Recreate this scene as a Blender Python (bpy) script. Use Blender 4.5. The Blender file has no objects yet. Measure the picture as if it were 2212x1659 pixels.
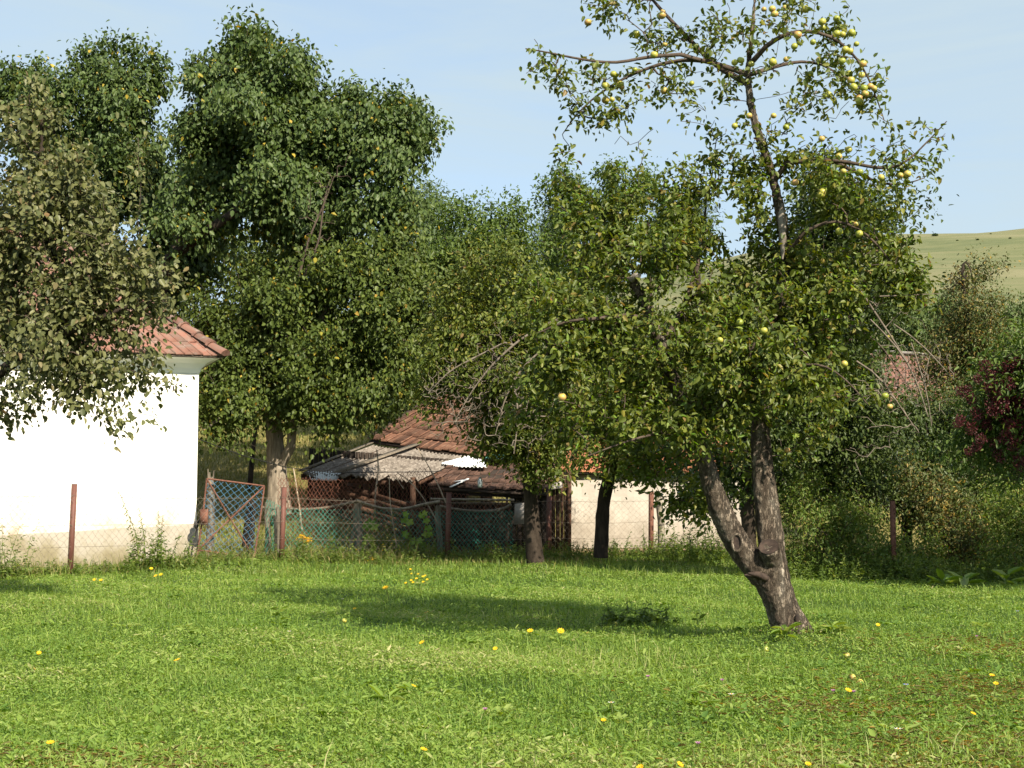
import bpy, math, random
import numpy as np
from mathutils import Vector, Matrix

random.seed(7)
RNG = np.random.default_rng(7)
SC = bpy.context.scene
COL = SC.collection

# ------------------------------------------------------------------ camera
PITCH = math.radians(4.56)
CAMZ = 1.55
FPX = 3040.0                      # focal length in px of a 2212 px wide picture
cam_d = bpy.data.cameras.new('camera')
cam_d.sensor_width = 36.0
cam_d.lens = FPX / 2212.0 * 36.0
cam_d.clip_start = 0.1
cam_d.clip_end = 3000
cam = bpy.data.objects.new('camera', cam_d)
COL.objects.link(cam)
cam.location = (0, 0, CAMZ)
cam.rotation_euler = (math.radians(90) + PITCH, 0, 0)
SC.camera = cam

# ------------------------------------------------------------------ sky and sun
SUN_AZ = math.radians(146)        # clockwise from +Y (behind the camera, to the right)
SUN_EL = math.radians(38)
w = bpy.data.worlds.new("World")
SC.world = w
w.use_nodes = True
nt = w.node_tree
nt.nodes.clear()
out = nt.nodes.new('ShaderNodeOutputWorld')
bg = nt.nodes.new('ShaderNodeBackground')
sky = nt.nodes.new('ShaderNodeTexSky')
sky.sky_type = 'NISHITA'
sky.sun_disc = False
sky.sun_elevation = SUN_EL
sky.sun_rotation = SUN_AZ
sky.air_density = 1.0
sky.dust_density = 1.6
sky.ozone_density = 2.5
tc = nt.nodes.new('ShaderNodeTexCoord')
mp = nt.nodes.new('ShaderNodeMapping')
mp.inputs['Scale'].default_value = (1.2, 1.6, 9.0)
mp.inputs['Rotation'].default_value = (0.0, math.radians(-9), 0)
ns = nt.nodes.new('ShaderNodeTexNoise')
ns.inputs['Scale'].default_value = 2.2
ns.inputs['Detail'].default_value = 6
ns.inputs['Roughness'].default_value = 0.62
ns.inputs['Distortion'].default_value = 0.6
rp = nt.nodes.new('ShaderNodeValToRGB')
rp.color_ramp.elements[0].position = 0.36
rp.color_ramp.elements[0].color = (0.60, 0.60, 0.60, 1)
rp.color_ramp.elements[1].position = 0.68
rp.color_ramp.elements[1].color = (0.92, 0.92, 0.92, 1)
mx = nt.nodes.new('ShaderNodeMixRGB')
mx.inputs['Color2'].default_value = (2.70, 3.28, 3.55, 1)
nt.links.new(tc.outputs['Generated'], mp.inputs['Vector'])
nt.links.new(mp.outputs['Vector'], ns.inputs['Vector'])
nt.links.new(ns.outputs['Fac'], rp.inputs['Fac'])
nt.links.new(rp.outputs['Color'], mx.inputs['Fac'])
nt.links.new(sky.outputs['Color'], mx.inputs['Color1'])
nt.links.new(mx.outputs['Color'], bg.inputs['Color'])
bg.inputs['Strength'].default_value = 0.115
nt.links.new(bg.outputs['Background'], out.inputs['Surface'])

sun_d = bpy.data.lights.new('sun', 'SUN')
sun_d.energy = 4.8
sun_d.angle = math.radians(0.53)
sun_d.color = (1.0, 0.90, 0.72)
sun = bpy.data.objects.new('sun', sun_d)
COL.objects.link(sun)
to_sun = Vector((math.sin(SUN_AZ) * math.cos(SUN_EL), math.cos(SUN_AZ) * math.cos(SUN_EL), math.sin(SUN_EL)))
sun.rotation_euler = to_sun.to_track_quat('Z', 'Y').to_euler()
sun.location = to_sun * 60

SC.view_settings.view_transform = 'Standard'
SC.view_settings.look = 'None'
SC.view_settings.gamma = 1.0
SC.view_settings.exposure = 1.0
SC.view_settings.use_curve_mapping = False
SC.cycles.max_bounces = 6
SC.cycles.diffuse_bounces = 3
SC.cycles.glossy_bounces = 2
SC.cycles.transmission_bounces = 3
SC.cycles.transparent_max_bounces = 4

# ------------------------------------------------------------------ coordinates
_ca, _sa = math.cos(PITCH), math.sin(PITCH)
def P(px, py, D):
    """photo position (2212 px wide picture) at depth D -> world point"""
    u = (px - 1106.0) / FPX
    v = (829.5 - py) / FPX
    y = _ca - v * _sa
    t = D / y
    return np.array([u * t, D, CAMZ + (_sa + v * _ca) * t])

def sstep(a, b, x):
    t = np.clip((x - a) / (b - a), 0, 1)
    return t * t * (3 - 2 * t)

def gh(x, y):
    """height of the ground"""
    x = np.asarray(x, float); y = np.asarray(y, float)
    y0 = 31.0 + 11.0 * sstep(-5.5, 3.0, x)
    d = np.maximum(y - y0, 0)
    z = 0.165 * d * d / (d + 2.2)
    z = z + 0.075 * np.maximum(y - 95, 0) * sstep(95, 140, y) * sstep(-60, 60, x)
    z = z + 0.022 * np.clip(x - 40, -60, 150) * sstep(150, 320, y) - 0.16 * np.clip(72 - x, 0, 90) * sstep(150, 300, y)
    # roll over past the crest
    z = z - 0.0022 * np.maximum(y - 290, 0) ** 2
    z = z + 0.03 * np.sin(x * 0.9 + 1.3) * np.sin(y * 0.7) + 0.02 * np.sin(x * 2.1 + y * 1.7)
    z = z + sstep(80, 200, y) * (0.8 * np.sin(x * 0.05 + 1) + 0.5 * np.sin(x * 0.11 + y * 0.06))
    z = z + 0.14 * sstep(-9.0, -6.5, x) * (1 - sstep(-6, -3, x)) * sstep(28.5, 30.5, y)
    z = z + 0.12 * np.exp(-((x - 2.96) ** 2 + (y - 14.95) ** 2) / 0.5)
    return z

# ------------------------------------------------------------------ mesh helpers
def srgb(r, g, b):
    f = lambda c: ((c / 255.0) / 12.92) if c / 255.0 <= 0.04045 else (((c / 255.0) + 0.055) / 1.055) ** 2.4
    return (f(r), f(g), f(b), 1.0)

class MB:
    """collects faces; each piece carries a random number in the face attribute 'rnd'"""
    def __init__(self):
        self.V = []; self.F4 = []; self.F3 = []; self.R4 = []; self.R3 = []; self.n = 0
    def add(self, V, F, rnd=None):
        V = np.asarray(V, float); F = np.asarray(F, int)
        if len(F) == 0: return
        if rnd is None: rnd = random.random()
        r = np.broadcast_to(np.asarray(rnd, float), (len(F),))
        self.V.append(V)
        if F.shape[1] == 4: self.F4.append(F + self.n); self.R4.append(r)
        else: self.F3.append(F + self.n); self.R3.append(r)
        self.n += len(V)
    def box(self, c, size, rot=None, rnd=None, taper=1.0):
        sx, sy, sz = [s / 2.0 for s in size]
        V = np.array([[-sx,-sy,-sz],[sx,-sy,-sz],[sx,sy,-sz],[-sx,sy,-sz],[-sx*taper,-sy*taper,sz],[sx*taper,-sy*taper,sz],[sx*taper,sy*taper,sz],[-sx*taper,sy*taper,sz]])
        if rot is not None: V = V @ np.array(rot).T
        V = V + np.asarray(c, float)
        self.add(V, [[0,3,2,1],[4,5,6,7],[0,1,5,4],[1,2,6,5],[2,3,7,6],[3,0,4,7]], rnd)
    def beam(self, a, b, wd, ht, rnd=None, up=(0, 0, 1)):
        a = np.asarray(a, float); b = np.asarray(b, float)
        d = b - a; L = np.linalg.norm(d); d = d / L
        s = np.cross(d, up)
        if np.linalg.norm(s) < 1e-3: s = np.cross(d, (0, 1, 0))
        s /= np.linalg.norm(s); u = np.cross(s, d)
        self.box((a + b) / 2, (wd, L, ht), np.stack([s, d, u], 1), rnd)
    def slab(self, c00, c10, c11, c01, th, rnd=None):
        q = np.array([c00, c10, c11, c01], float)
        n = np.cross(q[1] - q[0], q[3] - q[0]); n /= np.linalg.norm(n)
        V = np.concatenate([q, q - n * th])
        self.add(V, [[0,1,2,3],[7,6,5,4],[0,4,5,1],[1,5,6,2],[2,6,7,3],[3,7,4,0]], rnd)
    def tube(self, path, rad, sides=6, rnd=None, cap=True, jit=0.0):
        path = np.asarray(path, float); K = len(path)
        rad = np.broadcast_to(np.asarray(rad, float), (K,))
        T = np.gradient(path, axis=0)
        T /= (np.linalg.norm(T, axis=1, keepdims=True) + 1e-9)
        ref = np.array([0.31, 0.2, 0.93]) if abs(T[:, 2]).mean() < 0.6 else np.array([0.95, 0.3, 0.05])
        A = np.cross(T, ref); A /= (np.linalg.norm(A, axis=1, keepdims=True) + 1e-9)
        B = np.cross(T, A)
        th = np.linspace(0, 2 * math.pi, sides, endpoint=False)
        rr = rad[:, None] * (1 + (RNG.normal(0, jit, (K, sides)) if jit else 0))
        V = path[:, None, :] + rr[..., None] * (np.cos(th)[None, :, None] * A[:, None, :] + np.sin(th)[None, :, None] * B[:, None, :])
        V = V.reshape(-1, 3)
        i = np.arange(K - 1)[:, None] * sides; j = np.arange(sides)[None, :]; j2 = (j + 1) % sides
        F = np.stack([i + j, i + sides + j, i + sides + j2, i + j2], -1).reshape(-1, 4)
        self.add(V, F, rnd)
        if cap:
            base = self.n - len(V)
            r = 0.5 if rnd is None else rnd
            for e, rev in ((0, False), (K - 1, True)):
                c = len(self.V)
                ring = V[e * sides:(e + 1) * sides]
                VV = np.concatenate([ring, ring.mean(0, keepdims=True)])
                ff = [[k, (k + 1) % sides, sides] for k in range(sides)]
                if rev: ff = [f[::-1] for f in ff]
                self.add(VV, ff, float(np.mean(r)))
    def ball(self, c, r, seg=10, rings=7, sq=(1, 1, 1), rnd=None, dent=0.0):
        V = []; 
        for i in range(rings + 1):
            t = math.pi * i / rings
            for j in range(seg):
                p = 2 * math.pi * j / seg
                z = math.cos(t)
                if dent: z = z * (1 - dent * math.exp(-(math.sin(t) / 0.35) ** 2))
                V.append((math.sin(t) * math.cos(p) * r * sq[0], math.sin(t) * math.sin(p) * r * sq[1], z * r * sq[2]))
        V = np.array(V) + np.asarray(c)
        F = [[i * seg + j, (i + 1) * seg + j, (i + 1) * seg + (j + 1) % seg, i * seg + (j + 1) % seg] for i in range(rings) for j in range(seg)]
        self.add(V, F, rnd)
    def build(self, name, mat, parent=None, smooth=False, loc=None):
        V = np.concatenate(self.V)
        me = bpy.data.meshes.new(name)
        off = np.zeros(3)
        if parent is not None:
            q = parent
            while q is not None: off = off + np.array(q.location); q = q.parent
        elif loc is not None: off = np.asarray(loc, float)
        V = V - off
        F4 = np.concatenate(self.F4) if self.F4 else np.zeros((0, 4), int)
        F3 = np.concatenate(self.F3) if self.F3 else np.zeros((0, 3), int)
        me.vertices.add(len(V)); me.vertices.foreach_set('co', V.astype(np.float32).ravel())
        nl = F4.size + F3.size
        me.loops.add(nl)
        me.loops.foreach_set('vertex_index', np.concatenate([F4.ravel(), F3.ravel()]).astype(np.int32))
        me.polygons.add(len(F4) + len(F3))
        ls = np.concatenate([np.arange(len(F4)) * 4, F4.size + np.arange(len(F3)) * 3]).astype(np.int32)
        me.polygons.foreach_set('loop_start', ls)
        if smooth: me.polygons.foreach_set('use_smooth', np.ones(len(ls), bool))
        me.update(calc_edges=True)
        R = np.concatenate(self.R4 + self.R3) if (self.R4 or self.R3) else np.zeros(0)
        a = me.attributes.new('rnd', 'FLOAT', 'FACE')
        a.data.foreach_set('value', R.astype(np.float32))
        me.materials.append(mat)
        o = bpy.data.objects.new(name, me)
        COL.objects.link(o)
        if parent is not None: o.parent = parent
        elif loc is not None: o.location = off
        return o

def tag(o, label, cat, group=None, kind=None):
    if label: o['label'] = label
    if cat: o['category'] = cat
    if group: o['group'] = group
    if kind: o['kind'] = kind
    return o

def thing(name, loc, label, cat, group=None):
    o = bpy.data.objects.new(name, None)
    o.empty_display_size = 0.2
    COL.objects.link(o)
    o.location = tuple(float(c) for c in loc)
    return tag(o, label, cat, group)

def dup(root, loc, rotz=0.0, label=None, scale=1.0):
    r = root.copy(); COL.objects.link(r)
    r.location = tuple(float(c) for c in loc); r.rotation_euler = (0, 0, rotz); r.scale = (scale,) * 3
    if label: r['label'] = label
    for ch in list(root.children):
        c = ch.copy(); COL.objects.link(c); c.parent = r
        for g in ch.children:
            d = g.copy(); COL.objects.link(d); d.parent = c
    return r

# ------------------------------------------------------------------ materials
def newmat(name):
    m = bpy.data.materials.new(name); m.use_nodes = True
    n = m.node_tree; n.nodes.clear()
    o = n.nodes.new('ShaderNodeOutputMaterial')
    return m, n, o

def ramp_node(n, stops, interp='LINEAR'):
    r = n.nodes.new('ShaderNodeValToRGB')
    r.color_ramp.interpolation = interp
    els = r.color_ramp.elements
    while len(els) > 1: els.remove(els[-1])
    els[0].position = stops[0][0]; els[0].color = (*stops[0][1][:3], 1)
    for p, c in stops[1:]:
        e = els.new(p); e.color = (*c[:3], 1)
    return r

def leaf_mat(name, stops, rough=0.42, trans=0.28, spec=0.5, back=None):
    m, n, o = newmat(name)
    at = n.nodes.new('ShaderNodeAttribute'); at.attribute_name = 'rnd'
    r = ramp_node(n, stops)
    n.links.new(at.outputs['Fac'], r.inputs['Fac'])
    # paler underside
    geo = n.nodes.new('ShaderNodeNewGeometry')
    mixb = n.nodes.new('ShaderNodeMixRGB'); mixb.blend_type = 'MIX'
    mixb.inputs['Color2'].default_value = back if back else (0.085, 0.12, 0.035, 1)
    mf = n.nodes.new('ShaderNodeMath'); mf.operation = 'MULTIPLY'; mf.inputs[1].default_value = 0.30
    n.links.new(geo.outputs['Backfacing'], mf.inputs[0])
    n.links.new(mf.outputs[0], mixb.inputs['Fac'])
    n.links.new(r.outputs['Color'], mixb.inputs['Color1'])
    pr = n.nodes.new('ShaderNodeBsdfPrincipled')
    pr.inputs['Roughness'].default_value = rough
    pr.inputs['Specular IOR Level'].default_value = spec * 0.5
    n.links.new(mixb.outputs['Color'], pr.inputs['Base Color'])
    tr = n.nodes.new('ShaderNodeBsdfTranslucent')
    hs = n.nodes.new('ShaderNodeHueSaturation'); hs.inputs['Hue'].default_value = 0.485
    hs.inputs['Saturation'].default_value = 1.15; hs.inputs['Value'].default_value = 1.9
    n.links.new(mixb.outputs['Color'], hs.inputs['Color'])
    n.links.new(hs.outputs['Color'], tr.inputs['Color'])
    ms = n.nodes.new('ShaderNodeMixShader'); ms.inputs['Fac'].default_value = trans
    n.links.new(pr.outputs[0], ms.inputs[1]); n.links.new(tr.outputs[0], ms.inputs[2])
    n.links.new(ms.outputs[0], o.inputs['Surface'])
    return m

def noise_mat(name, stops, scale=4.0, detail=6, rough=0.8, bump=0.3, bscale=None, vec=(1, 1, 1), dist=0.02, rndmix=None, spec=0.3, metal=0.0, distort=0.4, voro=None):
    m, n, o = newmat(name)
    t = n.nodes.new('ShaderNodeTexCoord')
    mpn = n.nodes.new('ShaderNodeMapping'); mpn.inputs['Scale'].default_value = vec
    n.links.new(t.outputs['Object'], mpn.inputs['Vector'])
    ns = n.nodes.new('ShaderNodeTexNoise'); ns.inputs['Scale'].default_value = scale
    ns.inputs['Detail'].default_value = detail; ns.inputs['Roughness'].default_value = 0.62; ns.inputs['Distortion'].default_value = distort
    n.links.new(mpn.outputs[0], ns.inputs['Vector'])
    r = ramp_node(n, stops)
    n.links.new(ns.outputs['Fac'], r.inputs['Fac'])
    col = r.outputs['Color']
    if rndmix:
        at = n.nodes.new('ShaderNodeAttribute'); at.attribute_name = 'rnd'
        r2 = ramp_node(n, rndmix)
        n.links.new(at.outputs['Fac'], r2.inputs['Fac'])
        mm = n.nodes.new('ShaderNodeMixRGB'); mm.blend_type = 'MULTIPLY'; mm.inputs['Fac'].default_value = 1
        n.links.new(col, mm.inputs['Color1']); n.links.new(r2.outputs['Color'], mm.inputs['Color2'])
        col = mm.outputs['Color']
    pr = n.nodes.new('ShaderNodeBsdfPrincipled')
    pr.inputs['Roughness'].default_value = rough; pr.inputs['Specular IOR Level'].default_value = spec; pr.inputs['Metallic'].default_value = metal
    n.links.new(col, pr.inputs['Base Color'])
    if bump:
        ns2 = n.nodes.new('ShaderNodeTexNoise'); ns2.inputs['Scale'].default_value = bscale or scale * 3
        ns2.inputs['Detail'].default_value = 8; ns2.inputs['Roughness'].default_value = 0.7; ns2.inputs['Distortion'].default_value = distort
        n.links.new(mpn.outputs[0], ns2.inputs['Vector'])
        h = ns2.outputs['Fac']
        if voro:
            vo = n.nodes.new('ShaderNodeTexVoronoi'); vo.feature = 'DISTANCE_TO_EDGE'; vo.inputs['Scale'].default_value = voro
            mv = n.nodes.new('ShaderNodeMapping'); mv.inputs['Scale'].default_value = (1, 1, 0.22)
            addv = n.nodes.new('ShaderNodeMixRGB'); addv.blend_type = 'LINEAR_LIGHT'; addv.inputs['Fac'].default_value = 0.07
            n.links.new(t.outputs['Object'], addv.inputs['Color1']); n.links.new(ns2.outputs['Color'], addv.inputs['Color2'])
            n.links.new(addv.outputs[0], mv.inputs['Vector']); n.links.new(mv.outputs[0], vo.inputs['Vector'])
            cr = ramp_node(n, [(0.0, (0, 0, 0)), (0.20, (1, 1, 1))])
            n.links.new(vo.outputs['Distance'], cr.inputs['Fac'])
            ad = n.nodes.new('ShaderNodeMath'); ad.operation = 'MULTIPLY_ADD'; ad.inputs[1].default_value = 0.7
            n.links.new(cr.outputs['Color'], ad.inputs[0]); n.links.new(ns2.outputs['Fac'], ad.inputs[2])
            h = ad.outputs[0]
            cm = n.nodes.new('ShaderNodeMixRGB'); cm.blend_type = 'MULTIPLY'; cm.inputs['Fac'].default_value = 0.55
            n.links.new(pr.inputs['Base Color'].links[0].from_socket, cm.inputs['Color1'])
            n.links.new(cr.outputs['Color'], cm.inputs['Color2'])
            n.links.new(cm.outputs[0], pr.inputs['Base Color'])
        bp = n.nodes.new('ShaderNodeBump'); bp.inputs['Strength'].default_value = bump; bp.inputs['Distance'].default_value = dist
        n.links.new(h, bp.inputs['Height']); n.links.new(bp.outputs['Normal'], pr.inputs['Normal'])
    n.links.new(pr.outputs[0], o.inputs['Surface'])
    return m

G = lambda v: (v, v, v)
M = {}
M['bark_main'] = noise_mat('apple_bark', [(0.28, (0.07, 0.052, 0.038)), (0.45, (0.17, 0.132, 0.10)), (0.60, (0.28, 0.23, 0.18)), (0.74, (0.46, 0.41, 0.34))], scale=9, bump=1.0, bscale=34, vec=(1, 1, 0.2), dist=0.035, rough=0.9, spec=0.15, voro=30)
M['bark_twig'] = noise_mat('twig_bark', [(0.3, (0.035, 0.026, 0.020)), (0.7, (0.115, 0.085, 0.066))], scale=12, bump=0.3, rough=0.85, spec=0.2)
M['bark_shaded'] = noise_mat('shaded_bark', [(0.3, (0.016, 0.012, 0.009)), (0.7, (0.062, 0.047, 0.036))], scale=7, bump=0.6, dist=0.03, rough=0.9, vec=(1, 1, 0.4), spec=0.15)  # bark colour darkened to stand in for shade on the trunks
M['dead_twig'] = noise_mat('dead_twig_bark', [(0.3, (0.08, 0.062, 0.048)), (0.7, (0.24, 0.20, 0.16))], scale=12, bump=0.2, rough=0.9)
M['grey_wood'] = noise_mat('weathered_wood', [(0.3, (0.10, 0.08, 0.06)), (0.55, (0.24, 0.20, 0.155)), (0.75, (0.38, 0.32, 0.25))], scale=7, bump=0.7, vec=(3, 3, 0.35), rough=0.9, rndmix=[(0, G(0.6)), (1, G(1.15))])
M['brown_wood'] = noise_mat('brown_board', [(0.3, (0.035, 0.018, 0.012)), (0.7, (0.12, 0.062, 0.038))], scale=5, bump=0.5, vec=(3, 3, 0.3), rough=0.85, rndmix=[(0, G(0.5)), (1, G(1.3))])
M['dark_wood'] = noise_mat('dark_board', [(0.3, (0.012, 0.009, 0.007)), (0.7, (0.05, 0.036, 0.028))], scale=5, bump=0.5, vec=(3, 3, 0.3), rough=0.9, rndmix=[(0, G(0.5)), (1, G(1.5))])
M['stick'] = noise_mat('stick_wood', [(0.3, (0.17, 0.13, 0.09)), (0.7, (0.40, 0.32, 0.23))], scale=9, bump=0.4, rough=0.85)
M['cut_wood'] = noise_mat('cut_wood', [(0.35, (0.018, 0.012, 0.010)), (0.7, (0.075, 0.050, 0.038))], scale=14, bump=0.4, rough=0.8)
M['bare_wood'] = noise_mat('bare_wood', [(0.35, (0.10, 0.08, 0.062)), (0.7, (0.30, 0.265, 0.225))], scale=16, bump=0.5, rough=0.85)
M['post_paint'] = noise_mat('post_red_brown_paint', [(0.3, (0.105, 0.044, 0.034)), (0.7, (0.165, 0.072, 0.055))], scale=5, bump=0.1, rough=0.6)
M['rust'] = noise_mat('rusty_iron', [(0.3, (0.085, 0.035, 0.024)), (0.7, (0.21, 0.095, 0.065))], scale=12, bump=0.3, rough=0.8)
M['rust_wire'] = noise_mat('rusty_wire', [(0.3, (0.13, 0.045, 0.028)), (0.7, (0.24, 0.10, 0.065))], scale=12, bump=0, rough=0.8)
M['wire'] = noise_mat('grey_wire', [(0.3, (0.16, 0.13, 0.10)), (0.7, (0.30, 0.25, 0.20))], scale=5, bump=0, rough=0.6, metal=0.3)
M['blue_wire'] = noise_mat('blue_coated_wire', [(0.3, (0.045, 0.15, 0.27)), (0.7, (0.09, 0.24, 0.38))], scale=5, bump=0, rough=0.5)
M['green_wire'] = noise_mat('green_coated_wire', [(0.3, (0.02, 0.19, 0.14)), (0.7, (0.04, 0.32, 0.24))], scale=5, bump=0, rough=0.5)
M['black_wire'] = noise_mat('black_cable', [(0.3, (0.012,) * 3), (0.7, (0.03,) * 3)], scale=5, bump=0, rough=0.6)
M['tile'] = noise_mat('clay_tile', [(0.3, (0.15, 0.080, 0.064)), (0.45, (0.22, 0.115, 0.090)), (0.6, (0.19, 0.135, 0.115)), (0.8, (0.37, 0.29, 0.26))], scale=5, bump=0.35, rough=0.85, rndmix=[(0, (0.72, 0.70, 0.68)), (0.5, (1, 0.95, 0.9)), (1, (1.2, 1.05, 1.0))])
M['old_tile'] = noise_mat('old_clay_tile', [(0.3, (0.075, 0.042, 0.031)), (0.5, (0.15, 0.085, 0.060)), (0.64, (0.20, 0.13, 0.095)), (0.8, (0.11, 0.095, 0.08))], scale=4, bump=0.4, rough=0.9, rndmix=[(0, (0.55, 0.5, 0.48)), (0.5, (1, 0.9, 0.85)), (1, (1.3, 1.1, 1.0))])
M['shaded_tile'] = noise_mat('shaded_clay_tile', [(0.3, (0.045, 0.028, 0.022)), (0.7, (0.14, 0.078, 0.058))], scale=4, bump=0.4, rough=0.9, rndmix=[(0, G(0.6)), (1, G(1.3))])  # tree shade over the lean-to roof is put into this tile colour
M['orange_tile'] = noise_mat('orange_clay_tile', [(0.3, (0.24, 0.085, 0.042)), (0.7, (0.42, 0.185, 0.10))], scale=5, bump=0.3, rough=0.85, rndmix=[(0, G(0.75)), (1, G(1.15))])
M['asbestos'] = noise_mat('grey_corrugated_sheet', [(0.28, (0.075, 0.062, 0.052)), (0.5, (0.185, 0.158, 0.135)), (0.72, (0.33, 0.29, 0.255))], scale=6, detail=10, bump=0.5, rough=0.95, distort=1.0)
M['white_sheet'] = noise_mat('white_corrugated_sheet', [(0.3, (0.72, 0.74, 0.76)), (0.7, (0.85, 0.86, 0.88))], scale=3, bump=0.1, rough=0.5)
M['teal_sheet'] = noise_mat('teal_sheet', [(0.3, (0.03, 0.12, 0.11)), (0.7, (0.06, 0.19, 0.17))], scale=3, bump=0.1, rough=0.5)
M['pale_board'] = noise_mat('pale_board', [(0.3, (0.22, 0.20, 0.18)), (0.7, (0.40, 0.36, 0.33))], scale=3, bump=0.3, rough=0.9, rndmix=[(0, G(0.6)), (1, G(1.2))])
M['concrete'] = noise_mat('concrete', [(0.3, (0.20, 0.17, 0.13)), (0.7, (0.36, 0.32, 0.26))], scale=10, bump=0.5, rough=0.95)
M['brick'] = noise_mat('rubble_stone', [(0.3, (0.22, 0.15, 0.10)), (0.7, (0.42, 0.31, 0.22))], scale=6, bump=0.6, rough=0.95, rndmix=[(0, G(0.65)), (1, G(1.2))])
M['glass_jar'] = noise_mat('dim_glass', [(0.3, (0.10, 0.12, 0.13)), (0.7, (0.35, 0.40, 0.42))], scale=14, bump=0, rough=0.15, spec=0.8)

def wall_mat(name, base, dirt, dirt2, zlow, zband):
    """plaster: colour with stains that thicken towards the foot, as weathered plaster has"""
    m, n, o = newmat(name)
    t = n.nodes.new('ShaderNodeTexCoord')
    ns = n.nodes.new('ShaderNodeTexNoise'); ns.inputs['Scale'].default_value = 1.3; ns.inputs['Detail'].default_value = 9; ns.inputs['Roughness'].default_value = 0.65
    n.links.new(t.outputs['Object'], ns.inputs['Vector'])
    sx = n.nodes.new('ShaderNodeSeparateXYZ'); n.links.new(t.outputs['Object'], sx.inputs[0])
    mr = n.nodes.new('ShaderNodeMapRange'); mr.inputs['From Min'].default_value = zlow; mr.inputs['From Max'].default_value = zband
    mr.inputs['To Min'].default_value = 0.42; mr.inputs['To Max'].default_value = -0.12
    n.links.new(sx.outputs['Z'], mr.inputs['Value'])
    ad = n.nodes.new('ShaderNodeMath'); ad.operation = 'ADD'
    n.links.new(ns.outputs['Fac'], ad.inputs[0]); n.links.new(mr.outputs[0], ad.inputs[1])
    r = ramp_node(n, [(0.50, base), (0.66, dirt), (0.95, dirt2)])
    n.links.new(ad.outputs[0], r.inputs['Fac'])
    pr = n.nodes.new('ShaderNodeBsdfPrincipled'); pr.inputs['Roughness'].default_value = 0.9; pr.inputs['Specular IOR Level'].default_value = 0.2
    n.links.new(r.outputs['Color'], pr.inputs['Base Color'])
    n2 = n.nodes.new('ShaderNodeTexNoise'); n2.inputs['Scale'].default_value = 9; n2.inputs['Detail'].default_value = 8
    n.links.new(t.outputs['Object'], n2.inputs['Vector'])
    bp = n.nodes.new('ShaderNodeBump'); bp.inputs['Strength'].default_value = 0.35; bp.inputs['Distance'].default_value = 0.03
    n.links.new(n2.outputs['Fac'], bp.inputs['Height']); n.links.new(bp.outputs['Normal'], pr.inputs['Normal'])
    n.links.new(pr.outputs[0], o.inputs['Surface'])
    return m
M['whitewash'] = wall_mat('whitewashed_plaster', (0.86, 0.84, 0.80), (0.78, 0.70, 0.62), (0.36, 0.28, 0.22), 0.3, 2.1)
M['plinth'] = wall_mat('cream_plinth', (0.31, 0.28, 0.235), (0.225, 0.195, 0.13), (0.12, 0.098, 0.045), -0.45, 1.1)
M['grey_plaster'] = wall_mat('beige_plaster', (0.44, 0.395, 0.345), (0.37, 0.325, 0.275), (0.23, 0.19, 0.15), -0.1, 1.6)

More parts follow.
